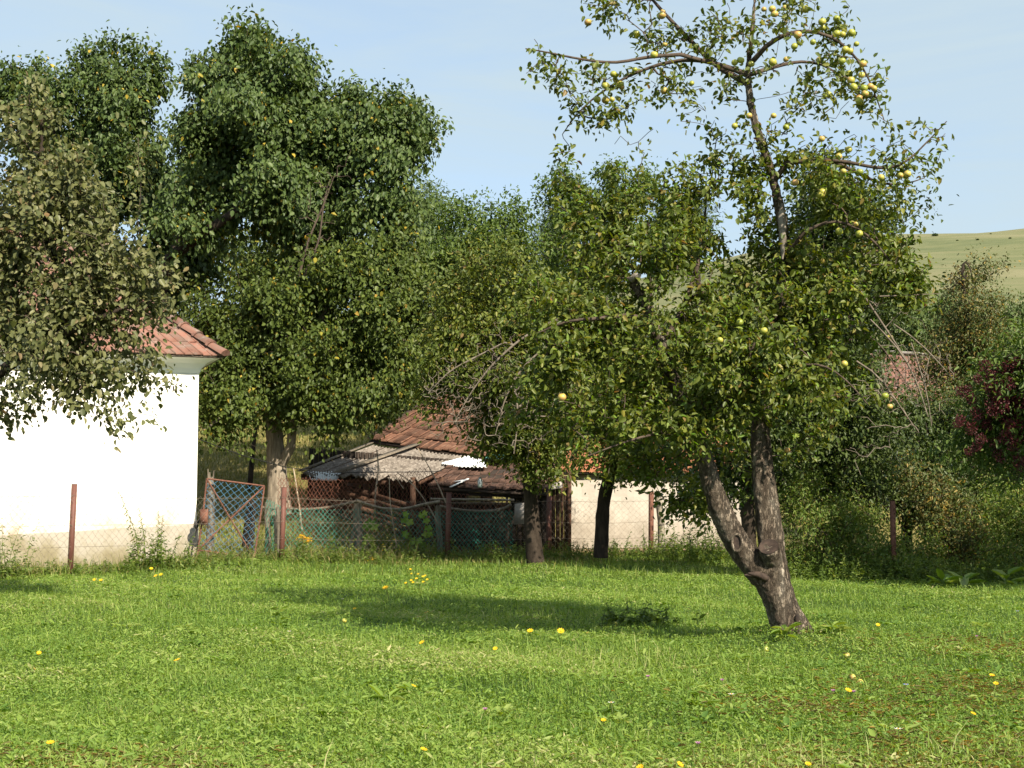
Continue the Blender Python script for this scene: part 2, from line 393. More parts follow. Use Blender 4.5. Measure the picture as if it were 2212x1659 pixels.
def ground_mat():
    m, n, o = newmat('ground_soil_and_grass')
    geo = n.nodes.new('ShaderNodeNewGeometry')
    sx = n.nodes.new('ShaderNodeSeparateXYZ'); n.links.new(geo.outputs['Position'], sx.inputs[0])
    ns = n.nodes.new('ShaderNodeTexNoise'); ns.inputs['Scale'].default_value = 1.6; ns.inputs['Detail'].default_value = 10; ns.inputs['Roughness'].default_value = 0.7
    n.links.new(geo.outputs['Position'], ns.inputs['Vector'])
    near = ramp_node(n, [(0.3, (0.03, 0.055, 0.012)), (0.7, (0.075, 0.12, 0.028))])
    n.links.new(ns.outputs['Fac'], near.inputs['Fac'])
    n2 = n.nodes.new('ShaderNodeTexNoise'); n2.inputs['Scale'].default_value = 0.045; n2.inputs['Detail'].default_value = 12; n2.inputs['Roughness'].default_value = 0.72; n2.inputs['Distortion'].default_value = 0.5
    mpn = n.nodes.new('ShaderNodeMapping'); mpn.inputs['Scale'].default_value = (0.6, 1.4, 3.0)
    n.links.new(geo.outputs['Position'], mpn.inputs['Vector']); n.links.new(mpn.outputs[0], n2.inputs['Vector'])
    far = ramp_node(n, [(0.32, (0.085, 0.105, 0.050)), (0.46, (0.135, 0.145, 0.070)), (0.54, (0.17, 0.165, 0.088)), (0.7, (0.23, 0.21, 0.125))])
    n.links.new(n2.outputs['Fac'], far.inputs['Fac'])
    mid = ramp_node(n, [(0.3, (0.12, 0.11, 0.035)), (0.7, (0.25, 0.20, 0.075))])
    n.links.new(ns.outputs['Fac'], mid.inputs['Fac'])
    m1 = n.nodes.new('ShaderNodeMapRange'); m1.inputs['From Min'].default_value = 31; m1.inputs['From Max'].default_value = 35
    n.links.new(sx.outputs['Y'], m1.inputs['Value'])
    x1 = n.nodes.new('ShaderNodeMixRGB'); n.links.new(m1.outputs[0], x1.inputs['Fac']); n.links.new(near.outputs['Color'], x1.inputs['Color1']); n.links.new(mid.outputs['Color'], x1.inputs['Color2'])
    m2 = n.nodes.new('ShaderNodeMapRange'); m2.inputs['From Min'].default_value = 80; m2.inputs['From Max'].default_value = 130
    n.links.new(sx.outputs['Y'], m2.inputs['Value'])
    x2 = n.nodes.new('ShaderNodeMixRGB'); n.links.new(m2.outputs[0], x2.inputs['Fac']); n.links.new(x1.outputs['Color'], x2.inputs['Color1']); n.links.new(far.outputs['Color'], x2.inputs['Color2'])
    pr = n.nodes.new('ShaderNodeBsdfPrincipled'); pr.inputs['Roughness'].default_value = 0.95; pr.inputs['Specular IOR Level'].default_value = 0.1
    n.links.new(x2.outputs['Color'], pr.inputs['Base Color'])
    bp = n.nodes.new('ShaderNodeBump'); bp.inputs['Strength'].default_value = 0.6; bp.inputs['Distance'].default_value = 0.15
    n.links.new(ns.outputs['Fac'], bp.inputs['Height']); n.links.new(bp.outputs['Normal'], pr.inputs['Normal'])
    n.links.new(pr.outputs[0], o.inputs['Surface'])
    return m
M['ground'] = ground_mat()

# leaf colours
M['leaf_apple'] = leaf_mat('apple_leaf', [(0, (0.038, 0.058, 0.008)), (0.35, (0.075, 0.102, 0.014)), (0.7, (0.118, 0.142, 0.022)), (0.93, (0.17, 0.18, 0.035)), (0.96, (0.28, 0.26, 0.05)), (1, (0.22, 0.12, 0.05))], rough=0.42, spec=0.42, trans=0.26)
M['leaf_apple_young'] = leaf_mat('young_apple_leaf', [(0, (0.10, 0.19, 0.025)), (0.6, (0.17, 0.27, 0.04)), (1, (0.28, 0.34, 0.07))], rough=0.40, trans=0.3)
M['leaf_olive'] = leaf_mat('pear_leaf_olive', [(0, (0.042, 0.056, 0.014)), (0.4, (0.088, 0.098, 0.027)), (0.8, (0.14, 0.145, 0.046)), (0.95, (0.20, 0.19, 0.085)), (1, (0.18, 0.10, 0.05))], rough=0.42, spec=.4, trans=0.2, back=(0.15, 0.16, 0.09, 1))
M['leaf_pear'] = leaf_mat('pear_leaf_dark', [(0, (0.028, 0.052, 0.010)), (0.5, (0.056, 0.090, 0.017)), (0.90, (0.092, 0.128, 0.026)), (0.978, (0.10, 0.14, 0.04)), (0.988, (0.50, 0.38, 0.04)), (1, (0.45, 0.28, 0.03))], rough=0.45, spec=0.42, trans=0.18, back=(0.09, 0.13, 0.06, 1))
M['leaf_pear_low'] = leaf_mat('pear_leaf_low', [(0, (0.032, 0.052, 0.009)), (0.5, (0.064, 0.092, 0.016)), (0.9, (0.105, 0.135, 0.024)), (0.97, (0.13, 0.16, 0.04)), (0.985, (0.42, 0.34, 0.04)), (1, (0.35, 0.18, 0.03))], rough=0.45, spec=0.4, trans=0.22)
M['leaf_green'] = leaf_mat('bright_green_leaf', [(0, (0.035, 0.07, 0.012)), (0.5, (0.068, 0.115, 0.018)), (1, (0.12, 0.17, 0.03))], rough=0.5, trans=0.25)
M['leaf_far'] = leaf_mat('far_leaf', [(0, (0.045, 0.080, 0.026)), (0.5, (0.08, 0.125, 0.038)), (1, (0.14, 0.18, 0.06))], rough=0.6, trans=0.2)
M['leaf_conifer'] = leaf_mat('conifer_needles', [(0, (0.035, 0.062, 0.045)), (1, (0.09, 0.13, 0.09))], rough=0.6, trans=0.05)
M['leaf_dark'] = leaf_mat('dark_leaf', [(0, (0.016, 0.030, 0.006)), (0.6, (0.038, 0.060, 0.011)), (1, (0.075, 0.10, 0.018))], rough=0.45, trans=0.18)
M['leaf_weed'] = leaf_mat('weed_leaf', [(0, (0.05, 0.09, 0.014)), (0.5, (0.105, 0.165, 0.026)), (0.85, (0.18, 0.23, 0.045)), (1, (0.30, 0.24, 0.08))], rough=0.5, trans=0.3)
M['leaf_brown'] = leaf_mat('browning_leaf', [(0, (0.032, 0.050, 0.010)), (0.5, (0.066, 0.086, 0.017)), (0.85, (0.16, 0.12, 0.045)), (1, (0.38, 0.25, 0.05))], rough=0.5, trans=0.2)
M['grass'] = leaf_mat('lawn_grass', [(0, (0.048, 0.108, 0.017)), (0.35, (0.118, 0.200, 0.028)), (0.7, (0.220, 0.300, 0.052)), (0.92, (0.31, 0.36, 0.11)), (1, (0.45, 0.41, 0.20))], rough=0.5, trans=0.32, back=(0.13, 0.22, 0.05, 1))
M['dry_grass'] = leaf_mat('dry_grass', [(0, (0.10, 0.12, 0.03)), (0.5, (0.21, 0.19, 0.06)), (1, (0.36, 0.30, 0.13))], rough=0.7, trans=0.25)
M['yellow_petal'] = leaf_mat('yellow_petal', [(0, (0.66, 0.36, 0.01)), (1, (0.74, 0.50, 0.02))], rough=0.6, trans=0.3, back=(0.8, 0.55, 0.02, 1))
M['white_petal'] = leaf_mat('white_petal', [(0, (0.70, 0.68, 0.62)), (1, (0.80, 0.78, 0.74))], rough=0.6, trans=0.3, back=(0.7, 0.7, 0.65, 1))
M['pink_petal'] = leaf_mat('pink_petal', [(0, (0.42, 0.16, 0.34)), (1, (0.55, 0.28, 0.45))], rough=0.6, trans=0.3, back=(0.5, 0.25, 0.4, 1))
M['blue_petal'] = leaf_mat('blue_petal', [(0, (0.20, 0.28, 0.70)), (1, (0.30, 0.38, 0.8))], rough=0.6, trans=0.3, back=(0.25, 0.33, 0.75, 1))
M['orange_centre'] = noise_mat('flower_centre', [(0.3, (0.55, 0.25, 0.01)), (0.7, (0.7, 0.40, 0.02))], scale=60, bump=0.2, rough=0.8)
M['berry'] = leaf_mat('red_berry_cluster', [(0, (0.034, 0.006, 0.009)), (0.6, (0.062, 0.011, 0.015)), (1, (0.10, 0.020, 0.024))], rough=0.5, trans=0.1, back=(0.10, 0.02, 0.02, 1))
M['stem'] = noise_mat('green_stem', [(0.3, (0.07, 0.09, 0.025)), (0.7, (0.13, 0.16, 0.045))], scale=8, bump=0, rough=0.7)
M['soil'] = noise_mat('dry_soil', [(0.3, (0.12, 0.085, 0.055)), (0.7, (0.26, 0.20, 0.13))], scale=5, bump=0.6, rough=0.95)

def apple_mat():
    m, n, o = newmat('apple_skin')
    t = n.nodes.new('ShaderNodeTexCoord')
    ns = n.nodes.new('ShaderNodeTexNoise'); ns.inputs['Scale'].default_value = 14; ns.inputs['Detail'].default_value = 4
    n.links.new(t.outputs['Object'], ns.inputs['Vector'])
    oi = n.nodes.new('ShaderNodeObjectInfo')
    ad = n.nodes.new('ShaderNodeMath'); ad.operation = 'MULTIPLY_ADD'; ad.inputs[1].default_value = 0.5
    n.links.new(oi.outputs['Random'], ad.inputs[0]); n.links.new(ns.outputs['Fac'], ad.inputs[2])
    r = ramp_node(n, [(0.38, (0.16, 0.21, 0.03)), (0.62, (0.30, 0.32, 0.05)), (0.85, (0.42, 0.38, 0.075)), (1.0, (0.42, 0.25, 0.09))])
    n.links.new(ad.outputs[0], r.inputs['Fac'])
    pr = n.nodes.new('ShaderNodeBsdfPrincipled'); pr.inputs['Roughness'].default_value = 0.38
    n.links.new(r.outputs['Color'], pr.inputs['Base Color'])
    n.links.new(pr.outputs[0], o.inputs['Surface'])
    return m
M['apple'] = apple_mat()

# ------------------------------------------------------------------ foliage
def unit(v):
    return v / (np.linalg.norm(v, axis=-1, keepdims=True) + 1e-9)

def leaves(mb, pos, dirs, nrm, length, width=0.55, fold=0.16, curl=0.22, rnd=None):
    """folded six-cornered leaves, two faces each"""
    N = len(pos)
    dirs = unit(dirs)
    side = unit(np.cross(dirs, nrm)); nn = np.cross(side, dirs)
    L = np.broadcast_to(length, (N,))[:, None]
    Wd = L * np.broadcast_to(np.asarray(width, float), (N,))[:, None] * 0.5
    c = curl * RNG.uniform(0.2, 1.6, (N, 1))
    b = pos
    t = pos + dirs * L - nn * L * c
    l1 = pos + dirs * L * .28 + side * Wd * .92 + nn * L * fold * .6
    l2 = pos + dirs * L * .68 + side * Wd * .80 + nn * L * (fold * .5 - c * .35)
    r1 = pos + dirs * L * .28 - side * Wd * .92 + nn * L * fold * .6
    r2 = pos + dirs * L * .68 - side * Wd * .80 + nn * L * (fold * .5 - c * .35)
    V = np.stack([b, l1, l2, t, r2, r1], 1).reshape(-1, 3)
    i = np.arange(N)[:, None] * 6
    F = np.concatenate([i + np.array([[0, 3, 2, 1]]), i + np.array([[0, 5, 4, 3]])], 1).reshape(-1, 4)
    if rnd is None: rnd = RNG.random(N)
    mb.add(V, F, np.repeat(rnd, 2))

_ph = np.random.default_rng(5).uniform(0, 6.28, (9, 3)); _fr = np.random.default_rng(6).normal(0, 1, (9, 3))
def fnoise(p, f):
    s = np.zeros(len(p))
    for a, b in zip(_fr, _ph): s += np.sin((p * f) @ a * 1.6 + b[0])
    return s / 3.0
VOID = 1.0
def blob_targets(blobs, n_total, clump=0.3, shell=1.8, bunch=4, void=None):
    if void is None: void = VOID
    """tips for twigs, bunched in clumps inside the ellipsoids"""
    vol = np.array([b[2] * b[3] * (b[4] / 20.) ** 2 * (b[6] if len(b) > 6 else 1.0) for b in blobs])
    cnt = np.maximum(1, np.round(n_total * vol / vol.sum())).astype(int)
    outp = []; cen = []
    for b, c in zip(blobs, cnt):
        ctr = P(b[0], b[1], b[4]); R = np.array([b[2] * b[4] / FPX, b[5], b[3] * b[4] / FPX])
        k = max(4, int(c / bunch * 1.5))
        d = unit(RNG.normal(0, 1, (k, 3))); r = RNG.random((k, 1)) ** (1 / (3 * shell) * 1.6)
        wob = 1 + 0.38 * fnoise(d * 2.3 + ctr, 1.0)[:, None]
        cc = ctr + d * r * R * wob
        if void:
            q = fnoise(cc, void)
            keepn = q > np.quantile(q, 0.46)
            cc = cc[keepn]; k = len(cc)
        idx = RNG.integers(0, k, c)
        outp.append(cc[idx] + RNG.normal(0, clump, (c, 3)))
        cen.append(np.repeat(ctr[None], c, 0))
    return np.concatenate(outp), np.concatenate(cen)

class Tree:
    def __init__(self):
        self.pos = []; self.par = []; self.fix = []; self.chains = []
    def limb(self, pts, rads, parent=-1, D=None, sub=0.18):
        """pts: world points; adds smoothed nodes, returns node ids"""
        pts = np.array(pts, float); rads = np.array(rads, float)
        seg = np.linalg.norm(np.diff(pts, axis=0), axis=1)
        s = np.concatenate([[0], np.cumsum(seg)])
        n = max(3, int(s[-1] / sub) + 1)
        ss = np.linspace(0, s[-1], n)
        # catmull-rom style smoothing by blurring the linear path
        path = np.stack([np.interp(ss, s, pts[:, k]) for k in range(3)], 1)
        for _ in range(2):
            path[1:-1] = path[1:-1] * .5 + (path[:-2] + path[2:]) * .25
        rr = np.interp(ss, s, rads)
        ids = []
        start = 0
        prev = parent
        for k in range(n):
            self.pos.append(path[k]); self.par.append(prev); self.fix.append(rr[k]); prev = len(self.pos) - 1; ids.append(prev)
        self.chains.append(('limb', ids, parent))
        return ids
    def grow(self, targets, cents=None, step=0.22, rtip=0.004, wander=0.05, up=0.25, maxlen=None):
        if not len(targets): return
        base = np.array(self.pos)
        d0 = np.array([np.min(np.sum((base - t) ** 2, 1)) for t in targets])
        order = np.argsort(d0)
        cap = len(base) + len(targets) * 40
        buf = np.zeros((cap, 3)); buf[:len(base)] = base; n = len(base)
        for ti in order:
            t = targets[ti]
            dd = np.sum((buf[:n] - t) ** 2, 1) + np.maximum(buf[:n, 2] - t[2], 0) * 0.6
            a = int(np.argmin(dd)); p0 = buf[a]
            L = math.sqrt(np.sum((p0 - t) ** 2))
            if L < 0.05: continue
            k = max(2, min(16, int(L / step) + 1))
            f = np.linspace(0, 1, k + 1)[1:, None]
            path = p0 + (t - p0) * f
            path[:, 2] += (np.sin(f[:, 0] * math.pi)) * L * up * 0.5
            path += RNG.normal(0, wander * min(L, 1.0), path.shape) * np.minimum(1, f * 2)
            ids = []; prev = a
            for q in path:
                self.pos.append(q); self.par.append(prev); self.fix.append(None); prev = len(self.pos) - 1; ids.append(prev)
                if n < cap: buf[n] = q; n += 1
            self.chains.append(('twig', ids, a))
        self.rtip = rtip
    def radii(self, rtip=0.004, ex=2.3, cap=None):
        N = len(self.pos); acc = np.zeros(N)
        rad = np.zeros(N)
        for i in range(N - 1, -1, -1):
            r = max(acc[i] ** (1 / ex), rtip) if acc[i] > 0 else rtip
            if self.fix[i] is not None: r = self.fix[i]
            elif cap: r = min(r, cap)
            rad[i] = r
            p = self.par[i]
            if p >= 0: acc[p] += r ** ex * 1.02
        self.rad = rad
        return rad
    def wood(self, mb_limb, mb_twig, sides=12, tsides=4, thick=0.0):
        pos = np.array(self.pos)
        for kind, ids, par in self.chains:
            if kind == 'limb':
                use = ids if par < 0 else [par] + ids
                r = self.rad[use].copy()
                if par >= 0: r[0] = min(r[0], r[1] * 1.15)
                mb_limb.tube(pos[use], r, sides, jit=0.04)
            else:
                use = [par] + ids
                r = self.rad[use].copy(); r[0] = min(r[0], r[1] * 1.1)
                (mb_limb if r[0] > 0.03 else mb_twig).tube(pos[use], r, 6 if r[0] > 0.03 else tsides, cap=False)
    def leaf_points(self, per, spread=0.09, tail=0.55, which=None):
        """points along the outer part of the twigs"""
        pos = np.array(self.pos); out = []; dr = []
        for kind, ids, par in self.chains:
            if kind != 'twig': continue
            pts = pos[[par] + ids]
            seg = np.linalg.norm(np.diff(pts, axis=0), axis=1); s = np.concatenate([[0], np.cumsum(seg)])
            L = s[-1]
            lo = max(0, L - tail)
            n = RNG.poisson(per)
            if n == 0: continue
            u = lo + (L - lo) * RNG.random(n) ** 0.8
            q = np.stack([np.interp(u, s, pts[:, k]) for k in range(3)], 1)
            d = unit((pts[-1] - pts[-2])[None])
            out.append(q + RNG.normal(0, spread, (n, 3)) * 1.0); dr.append(np.repeat(d, n, 0))
        if not out: return np.zeros((0, 3)), np.zeros((0, 3))
        return np.concatenate(out), np.concatenate(dr)

def leaf_orient(d, n, droop=0.55, spreadv=0.9):
    h = unit(RNG.normal(0, 1, (n, 3)))
    dirs = d * 0.55 + h * spreadv; dirs[:, 2] -= droop
    nr = RNG.normal(0, 0.55, (n, 3)); nr[:, 2] += 0.85
    nr += np.array([0.25, -0.45, 0.0])          # leaves turn towards the light
    return unit(dirs), unit(nr)

def crown_leaves(tree, mb, per, size, spread=0.09, tail=0.55, droop=0.55, width=0.55, keep=None, rnd_shift=None):
    p, d = tree.leaf_points(per, spread, tail)
    if keep is not None:
        k = keep(p); p = p[k]; d = d[k]
    n = len(p)
    if n == 0: return
    dirs, nr = leaf_orient(d, n, droop)
    leaves(mb, p, dirs, nr, size * RNG.uniform(0.45, 1.3, n), width=RNG.uniform(width * .8, width * 1.15, n))

def make_tree(name, base, limbs, blobs, ntip, per, size, lmat, bmat, label, cat='tree', group=None, clump=0.3, sides=10, tsides=3, spread=0.1, tail=0.55, droop=0.55, width=0.55, rtip=0.005, shoots=None, dead=None, up=0.25, wander=0.05, parts=('trunk', 'branches', 'crown'), bunch=4, void=None):
    """limbs: list of (points, radii, parent (limb no, fraction)) ; points already in world space"""
    t = Tree(); ids = []
    for lb in limbs:
        par = -1
        if len(lb) > 2 and lb[2] is not None:
            li, fr = lb[2]; par = ids[li][int(round(fr * (len(ids[li]) - 1)))]
        ids.append(t.limb(lb[0], lb[1], par))
    tg, ce = blob_targets(blobs, ntip, clump, bunch=bunch, void=void)
    tg[:, 2] = np.maximum(tg[:, 2], gh(tg[:, 0], tg[:, 1]) + 0.25)
    t.grow(tg, up=up, wander=wander)
    if shoots is not None and len(shoots): t.grow(np.array(shoots), up=0.0, step=0.15, wander=0.02)
    t.radii(rtip, cap=0.06)
    root = thing(name, base, label, cat, group)
    a, b = MB(), MB()
    t.wood(a, b, sides, tsides)
    a.build(parts[0], bmat, root, smooth=True)
    if b.V: b.build(parts[1], M['bark_twig'] if bmat is not M['dead_twig'] else bmat, root)
    c = MB()
    crown_leaves(t, c, per, size, spread, tail, droop, width)
    if c.V: c.build(parts[2], lmat, root)
    return root, t

def line(*pts):
    return [P(*p) for p in pts]
def G0(px, D, dz=0.0):
    """ground point under photo column px at depth D"""
    x = (px - 1106.0) / FPX * D
    return np.array([x, D, float(gh(x, D)) + dz])

# ================================================================== THE GROUND
def grade(a, b, fine_a, fine_b, fine, coarse):
    xs = [fine_a]
    while xs[-1] < fine_b: xs.append(xs[-1] + fine)
    st = fine
    while xs[-1] < b: st = min(coarse, st * 1.12); xs.append(xs[-1] + st)
    ls = [fine_a]; st = fine
    while ls[-1] > a: st = min(coarse, st * 1.12); ls.append(ls[-1] - st)
    return np.array(sorted(set(ls[1:] + xs)))
gx = grade(-420, 520, -16, 16, 0.4, 9)
gy = grade(-60, 620, 4, 60, 0.4, 7)
XX, YY = np.meshgrid(gx, gy)
V = np.stack([XX, YY, gh(XX, YY)], -1).reshape(-1, 3)
nx = len(gx); I, J = np.meshgrid(np.arange(nx - 1), np.arange(len(gy) - 1))
k = (J * nx + I).ravel()
mb = MB(); mb.add(V, np.stack([k, k + 1, k + nx + 1, k + nx], 1), 0.5)
tag(mb.build('ground', M['ground'], smooth=True), None, None, kind='structure')

# ================================================================== LAWN
def lawn_tone(x, y):
    p = np.stack([x, y, 0 * x], 1)
    return 0.55 * fnoise(p, .55) + 0.45 * fnoise(p + 7, 1.5) + 0.3 * fnoise(p + 3, 4.0)
def blade_field(mb, n, yr, wide, hgt, wd, lean=0.45, xr=None, power=2.0, rndlo=0.0, rndhi=1.0, off=None):
    """upright bent grass blades; density falls with distance"""
    u = RNG.random(n)
    a, b = yr
    y = a * (b / a) ** u if power == 2.0 else a + (b - a) * u
    half = y * 0.364 * wide + 0.6
    x = RNG.uniform(-1, 1, n) * half
    if xr: x = RNG.uniform(xr[0], xr[1], n)
    # patchiness
    pn = lawn_tone(x, y)
    z = gh(x, y)
    h = hgt * RNG.uniform(0.45, 1.3, n) * (1 + 0.22 * pn)
    wv = wd * RNG.uniform(0.7, 1.3, n) * np.maximum(1.0, y / 13.0)
    th = RNG.uniform(0, 2 * math.pi, n)
    side = np.stack([np.cos(th), np.sin(th), np.zeros(n)], 1)
    ln = np.stack([-np.sin(th), np.cos(th), np.zeros(n)], 1) * (RNG.normal(0, lean, n) * h)[:, None]
    base = np.stack([x, y, z - 0.01], 1)
    upv = np.stack([np.zeros(n), np.zeros(n), h], 1)
    v0 = base - side * wv[:, None] * .5; v1 = base + side * wv[:, None] * .5
    m0 = base + upv * .6 + ln * .45 - side * wv[:, None] * .42; m1 = base + upv * .6 + ln * .45 + side * wv[:, None] * .42
    tp = base + upv * .95 + ln * 1.25
    V = np.stack([v0, v1, m1, m0, tp], 1).reshape(-1, 3)
    i = np.arange(n)[:, None] * 5
    r = np.clip(RNG.beta(2, 2.4, n) * (rndhi - rndlo) + rndlo + 0.13 * pn, 0, 1)
    mb.add(V, i + np.array([[0, 1, 2, 3]]), r)
    mb.F3.append(i + np.array([[3, 2, 4]]) + (mb.n - len(V))); mb.R3.append(r)

def broad_field(mb, n, yr, size, hgt, wide=1.1, rndlo=0.15, rndhi=0.95, width=0.7, tilt=0.5, up=.1):
    u = RNG.random(n); a, b = yr
    y = a * (b / a) ** u
    x = RNG.uniform(-1, 1, n) * (y * 0.364 * wide + 0.6)
    pn = lawn_tone(x + 1.3, y)
    keep = RNG.random(n) < 0.62 + 0.38 * pn
    x, y, pn = x[keep], y[keep], pn[keep]; n = len(x)
    z = gh(x, y) + hgt * RNG.uniform(0.2, 1.0, n)
    th = RNG.uniform(0, 2 * math.pi, n)
    d = np.stack([np.cos(th), np.sin(th), RNG.normal(up, 0.40, n)], 1)
    nr = np.stack([RNG.normal(0, tilt, n), RNG.normal(-.15, tilt, n), np.ones(n)], 1)
    leaves(mb, np.stack([x, y, z], 1), d, unit(nr), size * RNG.uniform(0.6, 1.35, n) * np.maximum(1, (y / 20)), width=width, fold=0.08, curl=0.12, rnd=np.clip(RNG.beta(2, 2.2, n) * (rndhi - rndlo) + rndlo + 0.20 * pn, 0, 1))

mb = MB()
blade_field(mb, 310000, (6.6, 37), 1.38, 0.075, 0.0055, lean=0.85)
blade_field(mb, 6000, (7, 34), 1.38, 0.16, 0.006, lean=0.6, rndlo=.2)
broad_field(mb, 650000, (6.6, 36), 0.020, 0.060, wide=1.38, tilt=0.9, up=.3)
broad_field(mb, 90000, (6.6, 34), 0.052, 0.065, wide=1.38, width=0.24, tilt=1.0, up=.45)
broad_field(mb, 1800, (6.6, 16), 0.065, 0.050, width=0.36, tilt=0.8, up=.5, rndlo=.4)
nC = 420                                                    # low rosettes of broad leaved weeds in the turf
cy = 6.8 * (30 / 6.8) ** RNG.random(nC); cx = RNG.uniform(-1, 1, nC) * (cy * .364 * 1.3 + .5)
for x0, y0 in zip(cx, cy):
    m = int(RNG.integers(7, 16)); th = RNG.uniform(0, 6.28, m); rr = RNG.uniform(0, .10, m)
    d = np.stack([np.cos(th), np.sin(th), RNG.uniform(.1, .9, m)], 1)
    nr = np.stack([-np.cos(th) * .5, -np.sin(th) * .5 - .2, np.ones(m)], 1)
    x, y = x0 + np.cos(th) * rr, y0 + np.sin(th) * rr
    leaves(mb, np.stack([x, y, gh(x, y) + .03], 1), d, unit(nr), RNG.uniform(.05, .11, m), width=.45, curl=.3, rnd=np.clip(RNG.normal(RNG.choice([.2, .45, .8]), .1, m), 0, 1))
tag(mb.build('lawn_grass', M['grass']), 'green lawn of mixed grass and clover across the foreground', 'grass', kind='stuff')
# dry litter and straw scattered in the lawn
mb = MB()
broad_field(mb, 5000, (6.6, 32), 0.032, 0.05, rndlo=0.3, rndhi=1.0, width=0.45)
for (cx, cy, sx, sy, n) in ((3.3, 8.4, .9, .5, 5000), (4.3, 11.2, .9, .6, 3500), (1.7, 7.8, .6, .35, 2500), (5.5, 14.2, 1.0, .7, 2600), (-2.2, 8.0, .5, .3, 1500), (2.2, 10.3, .5, .4, 1400)):
    x = RNG.normal(cx, sx, n); y = RNG.normal(cy, sy, n); th = RNG.uniform(0, 6.28, n)
    leaves(mb, np.stack([x, y, gh(x, y) + RNG.uniform(.015, .07, n)], 1), np.stack([np.cos(th), np.sin(th), RNG.normal(.05, .2, n)], 1), unit(np.stack([RNG.normal(0, .4, n), RNG.normal(-.2, .4, n), np.ones(n)], 1)), RNG.uniform(.02, .075, n), width=.13, rnd=RNG.uniform(.78, .97, n))
tag(mb.build('dead_leaves', M['leaf_brown']), 'dead brown leaves scattered thinly through the lawn', 'leaf litter', kind='stuff')
# thin dry grass on the slope behind the fence
mb = MB()
blade_field(mb, 60000, (31.5, 75), 1.1, 0.16, 0.009, xr=(-16, 2), power=1)
tag(mb.build('slope_grass', M['dry_grass']), 'dry olive grass on the slope behind the fence', 'grass', kind='stuff')

def weed_field(mb, pts, n, hgt, size, spread, narrow=0.38, nl=16):
    """leafy upright stems strewn round a line of ground points"""
    pts = np.array(pts, float)
    seg = np.linalg.norm(np.diff(pts, axis=0), axis=1); s = np.concatenate([[0], np.cumsum(seg)])
    u = RNG.random(n) * s[-1]
    x = np.interp(u, s, pts[:, 0]) + RNG.normal(0, spread, n); y = np.interp(u, s, pts[:, 1]) + RNG.normal(0, spread, n)
    z = gh(x, y)
    P_, D_, N_, L_, R_ = [], [], [], [], []
    for i in range(n):
        h = hgt * RNG.uniform(0.35, 1.25)
        lx, ly = RNG.normal(0, 0.2, 2) * h
        m = int(nl * RNG.uniform(0.6, 1.3))
        f = np.sort(RNG.random(m)) * 0.9 + 0.1
        q = np.stack([x[i] + lx * f ** 1.6, y[i] + ly * f ** 1.6, z[i] + h * f], 1)
        th = RNG.uniform(0, 6.28, m)
        P_.append(q); D_.append(np.stack([np.cos(th), np.sin(th), RNG.normal(0.05, 0.4, m)], 1))
        N_.append(np.stack([RNG.normal(0, .4, m), RNG.normal(-.3, .4, m), np.ones(m)], 1))
        L_.append(size * RNG.uniform(0.6, 1.3, m) * (1.1 - 0.5 * f)); R_.append(np.full(m, RNG.random()) * .7 + RNG.random(m) * .3)
        if i % 2 == 0: mb.tube(np.stack([[x[i], y[i], z[i]], [x[i] + lx * .33, y[i] + ly * .33, z[i] + h * .5], [x[i] + lx, y[i] + ly, z[i] + h]]), [0.006, 0.005, 0.003], 3, rnd=0.4, cap=False)
    leaves(mb, np.concatenate(P_), np.concatenate(D_), unit(np.concatenate(N_)), np.concatenate(L_), width=narrow, rnd=np.concatenate(R_))

# posts of the front fence, as (photo column, depth, top row)
FP = [(-250, 25.0, 1038), (158, 27.6, 1046), (611, 31.3, 1053), (967, 33.8, 1064), (1184, 35.2, 1062), (1404, 35.6, 1062)]
fl = [G0(p[0], p[1])[:2] for p in FP]
mb = MB()
blade_field(mb, 9000, (26.5, 36), 1.1, 0.20, 0.006, power=1, lean=.6)
weed_field(mb, fl[1:4], 520, 0.26, 0.085, 0.45)
weed_field(mb, fl[2:4], 120, 0.55, 0.09, 0.30)
weed_field(mb, [fl[0], fl[1]], 130, 0.30, 0.085, 0.35)
weed_field(mb, [G0(1000, 33.3), G0(1180, 34.5), G0(1420, 35.0), G0(1560, 35)], 420, 0.42, 0.09, 0.35)
weed_field(mb, [G0(1440, 34.2), G0(1600, 31.5)], 200, 0.75, 0.10, 0.45)
tag(mb.build('fence_weeds', M['leaf_weed']), 'low leafy weeds growing along the foot of the wire fence', 'weeds', kind='stuff')
mb = MB()
for a, b in zip(fl[:-1], fl[1:]):
    n = 420
    u = RNG.random(n)
    x = a[0] + (b[0] - a[0]) * u + RNG.normal(0, .25, n); y = a[1] + (b[1] - a[1]) * u + RNG.normal(0, .25, n)
    th = RNG.uniform(0, 6.28, n); h = RNG.uniform(.15, .5, n)
    base = np.stack([x, y, gh(x, y)], 1); sd = np.stack([np.cos(th), np.sin(th), 0 * th], 1) * 0.007
    tip = base + np.stack([RNG.normal(0, .14, n), RNG.normal(0, .14, n), h], 1)
    V = np.stack([base - sd, base + sd, tip], 1).reshape(-1, 3)
    mb.add(V, np.arange(3 * n).reshape(-1, 3), RNG.random(n))
tag(mb.build('fence_straw', M['dry_grass']), 'tall straw and dry stalks along the wire fence', 'dry grass', kind='stuff')

